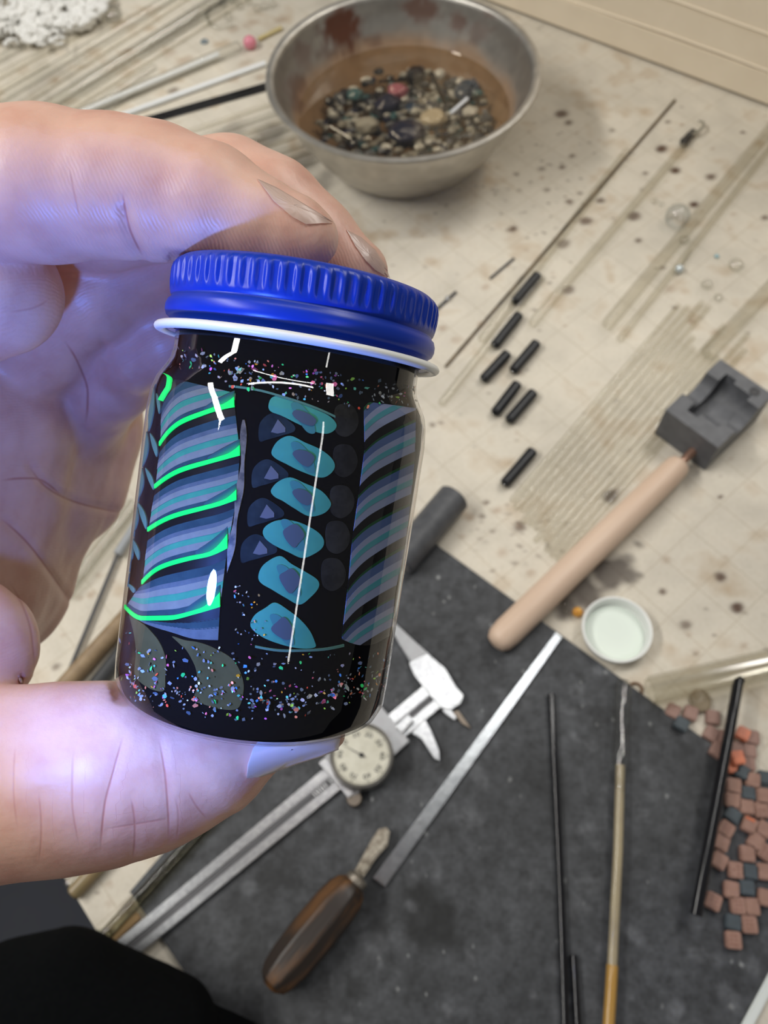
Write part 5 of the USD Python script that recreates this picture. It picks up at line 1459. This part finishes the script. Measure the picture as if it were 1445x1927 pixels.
# flat steel bar
ba, bb = np.array([1052, 1194.]), np.array([713, 1660.])
bd = (bb - ba) / np.linalg.norm(bb - ba)
bn = np.array([-bd[1], bd[0]])
for_w = [(tuple(ba + bn * -7), tuple(ba + bn * 7)), (tuple(bb + bn * 14), tuple(bb + bn * -14))]
solo('steel_bar', slab([for_w[0][0], for_w[0][1], for_w[1][0], for_w[1][1]], MAT_Z + .0002, MAT_Z + .0032, .0007), mat('bar_steel', (0.50, 0.52, 0.54), 0.24, 1.0, color2=(0.40, 0.42, 0.44), scale=200, bump=0.12, bump_scale=260), 'long flat steel bar lying slantwise on the mat', 'bar')

# tool with worn wooden handle
tz = 0.0135 + MAT_Z
ha, hb = T(507, 1857, tz), T(668, 1660, tz)
hd = (hb - ha) / np.linalg.norm(hb - ha)
hl = np.linalg.norm(hb - ha)
tool = Thing('hand_tool', 'stubby tool with worn brown octagonal wooden handle and short steel blade', 'tool', (*((ha + hb) / 2)[:2], MAT_Z))
k3 = np.linalg.norm(T(600, 1770, tz) - T(528, 1712, tz)) / 2 / 0.0135


def octagon(r, h, th):
    m_ = np.abs(((th / (2 * np.pi) * 8) % 1) - 0.5) * 2
    fl_ = np.cos(np.pi / 8) / np.cos((m_ - 0) * np.pi / 8 - 0) if False else np.cos(np.pi / 8) / np.cos((1 - m_) * np.pi / 8)
    return r * np.where((h > hl * .06) & (h < hl * .9), fl_, 1 - 0.5 * (1 - fl_))


HP = [(0, 0), (.0045, 0), (.0085, .0025), (.0108, .007), (.0122, .015), (.0130, hl * .45), (.0128, hl * .75), (.0118, hl * .88), (.0095, hl * .95), (.0070, hl * .985), (.0060, hl), (0, hl)]
tool.part('handle', lathe([(r * 0.98, h) for r, h in HP], ha, hd, 64, octagon), M_WOOD_DARK, 25, 'worn brown octagonal wooden handle')
tool.part('ferrule', rod(hb - hd * .002, hb + hd * .004, .0062, 20), mat('ferrule_metal', (0.28, 0.25, 0.21), 0.45, 0.8), 40)
blade0, blade1 = T(676, 1650, MAT_Z + .008), T(728, 1563, MAT_Z + .004)
pl = [(666, 1640), (700, 1578), (712, 1560), (727, 1556), (733, 1565), (729, 1590), (706, 1615), (684, 1650)]
bl_ = slab(pl, MAT_Z + .0015, MAT_Z + .0085, .0012)
tool.part('blade', bl_, mat('pitted_steel', (0.52, 0.48, 0.40), 0.4, 0.9, color2=(0.20, 0.17, 0.13), scale=220, bump=0.5), 30, 'short pitted steel blade')

# thin rods on the mat
solo('glass_rod', tube([T(1037, 1306, MAT_Z + .0024), T(1047, 1500, MAT_Z + .0024), T(1056, 1700, MAT_Z + .0024), T(1064, 1940, MAT_Z + .0024)], .0021, 12), M_BLACK, 'long thin black glass rod down the middle of the mat', 'glass rod', True)
solo('glass_rod', tube([T(1079, 1797, MAT_Z + .0024), T(1083, 1860, MAT_Z + .0024), T(1088, 1945, MAT_Z + .0024)], .0019, 12), M_BLACK, 'black glass rod whose tip just enters at the bottom of the picture', 'glass rod', True)
bz = MAT_Z + .0118
t_ = Thing('black_glass_tube', 'thick glossy black glass tube lying between mat and square tiles', 'glass tube', T(1350, 1500))
t_.part('tube', tube([T(1388, 1288, bz), T(1378, 1345, bz), T(1350, 1500, bz), T(1310, 1722, bz)], .0031, 18), M_BLACK, True)
t_.part('bent_tip', tube([T(1396, 1277, bz), T(1390, 1283, bz), T(1386, 1298, bz)], [.0022, .0030, .0031], 14), M_BLACK, True)
# pipette
pz = MAT_Z + .0058
t_ = Thing('glass_pipette', 'slender clear glass pipette with a tan stem ending in amber', 'pipette', T(1160, 1500))
t_.part('bulb', lathe([(0, 0), (.0036, .0004), (.0050, .003), (.0050, .020), (.0046, .030), (.0052, .042), (.0050, .050), (.0036, .060), (.0026, .066), (0, .067)], T(1172, 1280, pz), T(1168, 1450, pz) - T(1172, 1280, pz), 28), GLASS, 60, 'clear glass end')
t_.part('stem', tube([T(1167, 1440, pz), T(1163, 1600, pz), T(1152, 1818, pz)], .0026, 16), mat('tan_glass_stem', (0.40, 0.34, 0.22), 0.15, color2=(0.30, 0.25, 0.17), scale=40), True, 'tan glass stem')
t_.part('amber_end', tube([T(1152, 1816, pz), T(1149, 1870, pz), T(1144, 1950, pz)], .0030, 16), mat('amber_stem', (0.42, 0.24, 0.06), 0.2), True, 'amber lower end')

# loose square tiles
M_TILE = mat('copper_brown_tile', (0.36, 0.205, 0.155), 0.55, color2=(0.30, 0.165, 0.12), scale=180, bump=0.2)
M_TILE2 = mat('dusty_rose_tile', (0.36, 0.22, 0.18), 0.6, color2=(0.31, 0.185, 0.15), scale=180, bump=0.2)
M_TILE_O = mat('orange_tile', (0.72, 0.21, 0.09), 0.3, color2=(0.55, 0.16, 0.08), scale=160)
M_TILE_D = mat('slate_tile', (0.065, 0.085, 0.098), 0.55, color2=(0.05, 0.065, 0.075), scale=180, bump=0.15)
M_STAMP = mat('stamped_mark', (0.25, 0.115, 0.085), 0.6)
TILES = [(1268, 1337, 28, 'r', 'rose square tile farthest up the bench edge, alone with a dark one'), (1301, 1341, 20, 'r', 'rose square tile right under the tan pebble'), (1284, 1361, 30, 'd', 'dark slate tile touching the topmost rose tile'), (1343, 1349, 10, 'r', 'rose square tile lying alone below the broad clear tube'),
         (1340, 1380, 32, 'r', 'rose square tile below the lone one, nearest the mat edge'), (1364, 1388, 22, 'r', 'rose square tile half under the black tube, upper'), (1352, 1411, 32, 'r', 'rose square tile by the mat edge under the black tube'), (1396, 1382, 28, 'o', 'bright orange tile at the top of the main pile'),
         (1417, 1387, 8, 'r', 'rose square tile at the top outer corner of the main pile'), (1388, 1408, 8, 'r', 'rose square tile just below the orange one'), (1411, 1412, 6, 'r', 'rose square tile below the top outer corner one'), (1386, 1427, -6, 'o', 'glossy orange tile lying flat beside the black tube'),
         (1380, 1441, -4, 'o', 'small orange-red tile edge under the glossy orange one'), (1409, 1436, 6, 'r', 'rose square tile beside the glossy orange one'), (1398, 1452, 26, 'd', 'dark slate tile below the orange tiles'), (1418, 1467, 14, 'c', 'copper brown tile to the outer side of the dark one'),
         (1441, 1463, 10, 'd', 'dark slate tile cut by the frame above the copper pair'), (1383, 1478, 8, 'c', 'copper brown tile uppermost next to the black tube'), (1409, 1492, 6, 'd', 'dark slate tile ringed by copper ones'), (1438, 1497, 8, 'c', 'copper brown tile beside the ringed dark one'),
         (1381, 1505, 12, 'c', 'copper brown tile stacked under the uppermost one by the black tube'), (1406, 1517, 8, 'c', 'copper brown tile right under the ringed dark one'), (1435, 1524, 4, 'c', 'copper brown stamped tile in the row below the ringed dark one'), (1381, 1533, 36, 'd', 'dark slate tile turned cornerwise next to the black tube'),
         (1412, 1552, 26, 'f', 'tile with an orange fiery corner in the middle of the pile'), (1440, 1560, 34, 'c', 'copper brown tile to the outer side of the fiery one'), (1368, 1560, 36, 'c', 'copper brown stamped tile turned cornerwise, nearest the black tube'), (1359, 1585, 28, 'c', 'copper brown tile below the cornerwise one'),
         (1424, 1583, 38, 'c', 'copper brown tile leaning below the fiery one'), (1408, 1606, 8, 'c', 'plain copper brown tile with a clear gap on its tube side'), (1442, 1603, 36, 'c', 'copper brown stamped tile beside the plain one'), (1355, 1619, 34, 'c', 'plain copper brown tile lowest of the three by the tube'),
         (1386, 1637, 8, 'c', 'copper brown stamped tile beside the upper slate of a dark pair'), (1413, 1640, 10, 'd', 'upper dark slate tile of the lower dark pair'), (1440, 1640, 8, 'c', 'copper brown tile to the outer side of the lower dark pair'), (1378, 1674, 10, 'c', 'copper brown tile left alone above the joined pair'),
         (1407, 1670, 6, 'd', 'lower dark slate tile of the lower dark pair'), (1344, 1696, 28, 'c', 'copper brown stamped tile lying apart near the black tube end'), (1391, 1704, 6, 'c', 'stamped tile of the joined copper pair'), (1416, 1706, 4, 'c', 'plain tile of the joined copper pair'), (1442, 1689, 14, 'c', 'copper brown tile cut by the frame above the joined pair'),
         (1381, 1735, 12, 'd', 'dark slate tile between the joined pair and the lowest tile'), (1412, 1740, 4, 'c', 'copper brown stamped tile under the joined pair'), (1382, 1769, 6, 'c', 'lowest copper brown stamped tile of the pile')]
on_mat = sg.Polygon([mb[:2], corner_r, corner_b, ma[:2]])
for i, (x, y, a_, kind_, lb) in enumerate(TILES):
    zt = (MAT_Z if on_mat.buffer(0.004).contains(sg.Point(T(x, y)[:2])) else 0.0) + 0.0003 + (0.0 if i % 3 else 0.0)
    lift = 0.0035 if (x, y) in ((1386, 1427), (1396, 1382)) else 0.0
    c = T(x, y, zt + .004)
    c2 = T(x + 20 * math.cos(math.radians(a_)), y + 20 * math.sin(math.radians(a_)), zt + .004)
    q = math.atan2(*(c2 - c)[:2][::-1])
    hs = np.array([.0040, .0040 * (0.95 if kind_ == 'd' else 1.06)]) * (1.0 if kind_ != 'o' else 0.9)
    sq = sg.box(-hs[0] + .0014, -hs[1] + .0014, hs[0] - .0014, hs[1] - .0014).buffer(.0014, quad_segs=3)
    pv, pf = vf(prism(sq, 0, .0040, .0007))
    rot = np.array([[math.cos(q), math.sin(q)], [-math.sin(q), math.cos(q)]])
    wv_ = np.c_[c[:2] + pv[:, :2] @ rot, pv[:, 2] + zt + lift]
    m_ = {'c': M_TILE, 'r': M_TILE2, 'o': M_TILE_O, 'd': M_TILE_D, 'f': M_TILE}[kind_]
    stamped = 'stamped' in lb
    if stamped or kind_ == 'f':
        t_ = Thing('square_tile', lb, 'tile', (*c[:2], zt), 'loose square tiles')
        t_.part('body', (wv_, pf), m_, 30)
        if stamped:
            gl = []
            for r_ in range(3):
                for s_ in range(2):
                    if RNG.random() < 0.85:
                        w_ = RNG.uniform(.0007, .0014)
                        cx_, cy_ = -.0013 + s_ * .0024, -.0020 + r_ * .0020
                        bx_ = sg.box(cx_ - w_, cy_ - .00032, cx_ + w_ * .6, cy_ + .00032)
                        v, f = vf(prism(bx_, .0039, .0042, 0))
                        gl.append((np.c_[c[:2] + v[:, :2] @ rot, v[:, 2] + zt], f))
            t_.part('stamp', join(*gl), M_STAMP, False, 'small stamped mark')
        else:
            cn = sg.box(-hs[0] * 0.98, hs[1] * 0.35, hs[0] * 0.6, hs[1] * 0.99).buffer(-.0006)
            v, f = vf(prism(cn, .0036, .0044, .0003))
            t_.part('fiery_corner', (np.c_[c[:2] + v[:, :2] @ rot, v[:, 2] + zt], f), M_TILE_O, 30, 'orange glazed corner')
    else:
        solo('square_tile', (wv_, pf), m_, lb, 'tile', 30, 'loose square tiles')

# black clothing of the person at the bench, low in the corner
def cloth_lump(pts, seed, thick):
    """a rounded mass of cloth: hull of soft balls."""
    b = [m3.Manifold.sphere(r, 40).translate(list(T(x, y, z))) for x, y, z, r in pts]
    return b


cl = m3.Manifold.batch_hull(cloth_lump([(120, 1875, .045, .030), (215, 1905, .040, .024), (300, 1960, .030, .030), (-80, 1960, .03, .04), (200, 2150, -.05, .06), (-150, 2200, -.06, .06)], 1, 0))
cl2 = m3.Manifold.batch_hull(cloth_lump([(345, 1925, .022, .013), (420, 1965, .012, .012), (520, 2010, .006, .014), (300, 2150, -.03, .05), (620, 2200, -.02, .04)], 2, 0))
cl = (cl + cl2).refine_to_length(0.005)
v, f = vf(cl)
tmc = trimesh.Trimesh(v, f, process=True)
trimesh.smoothing.filter_taubin(tmc, 0.5, 0.52, 10)
v = np.array(tmc.vertices)
n_ = tmc.vertex_normals
v = v + n_ * (0.004 * (meshkit.fbm(v * 40, 3, 12) - 0.5))[:, None]
solo('black_garment', (v, np.array(tmc.faces)), mat('black_cloth', (0.0035, 0.004, 0.0045), 1.0, spec=0.08, color2=(0.0025, 0.003, 0.0035), scale=400, bump=0.4, bump_scale=1500), 'black cloth garment bulging over the near bench corner by the caliper end', 'clothing', True)
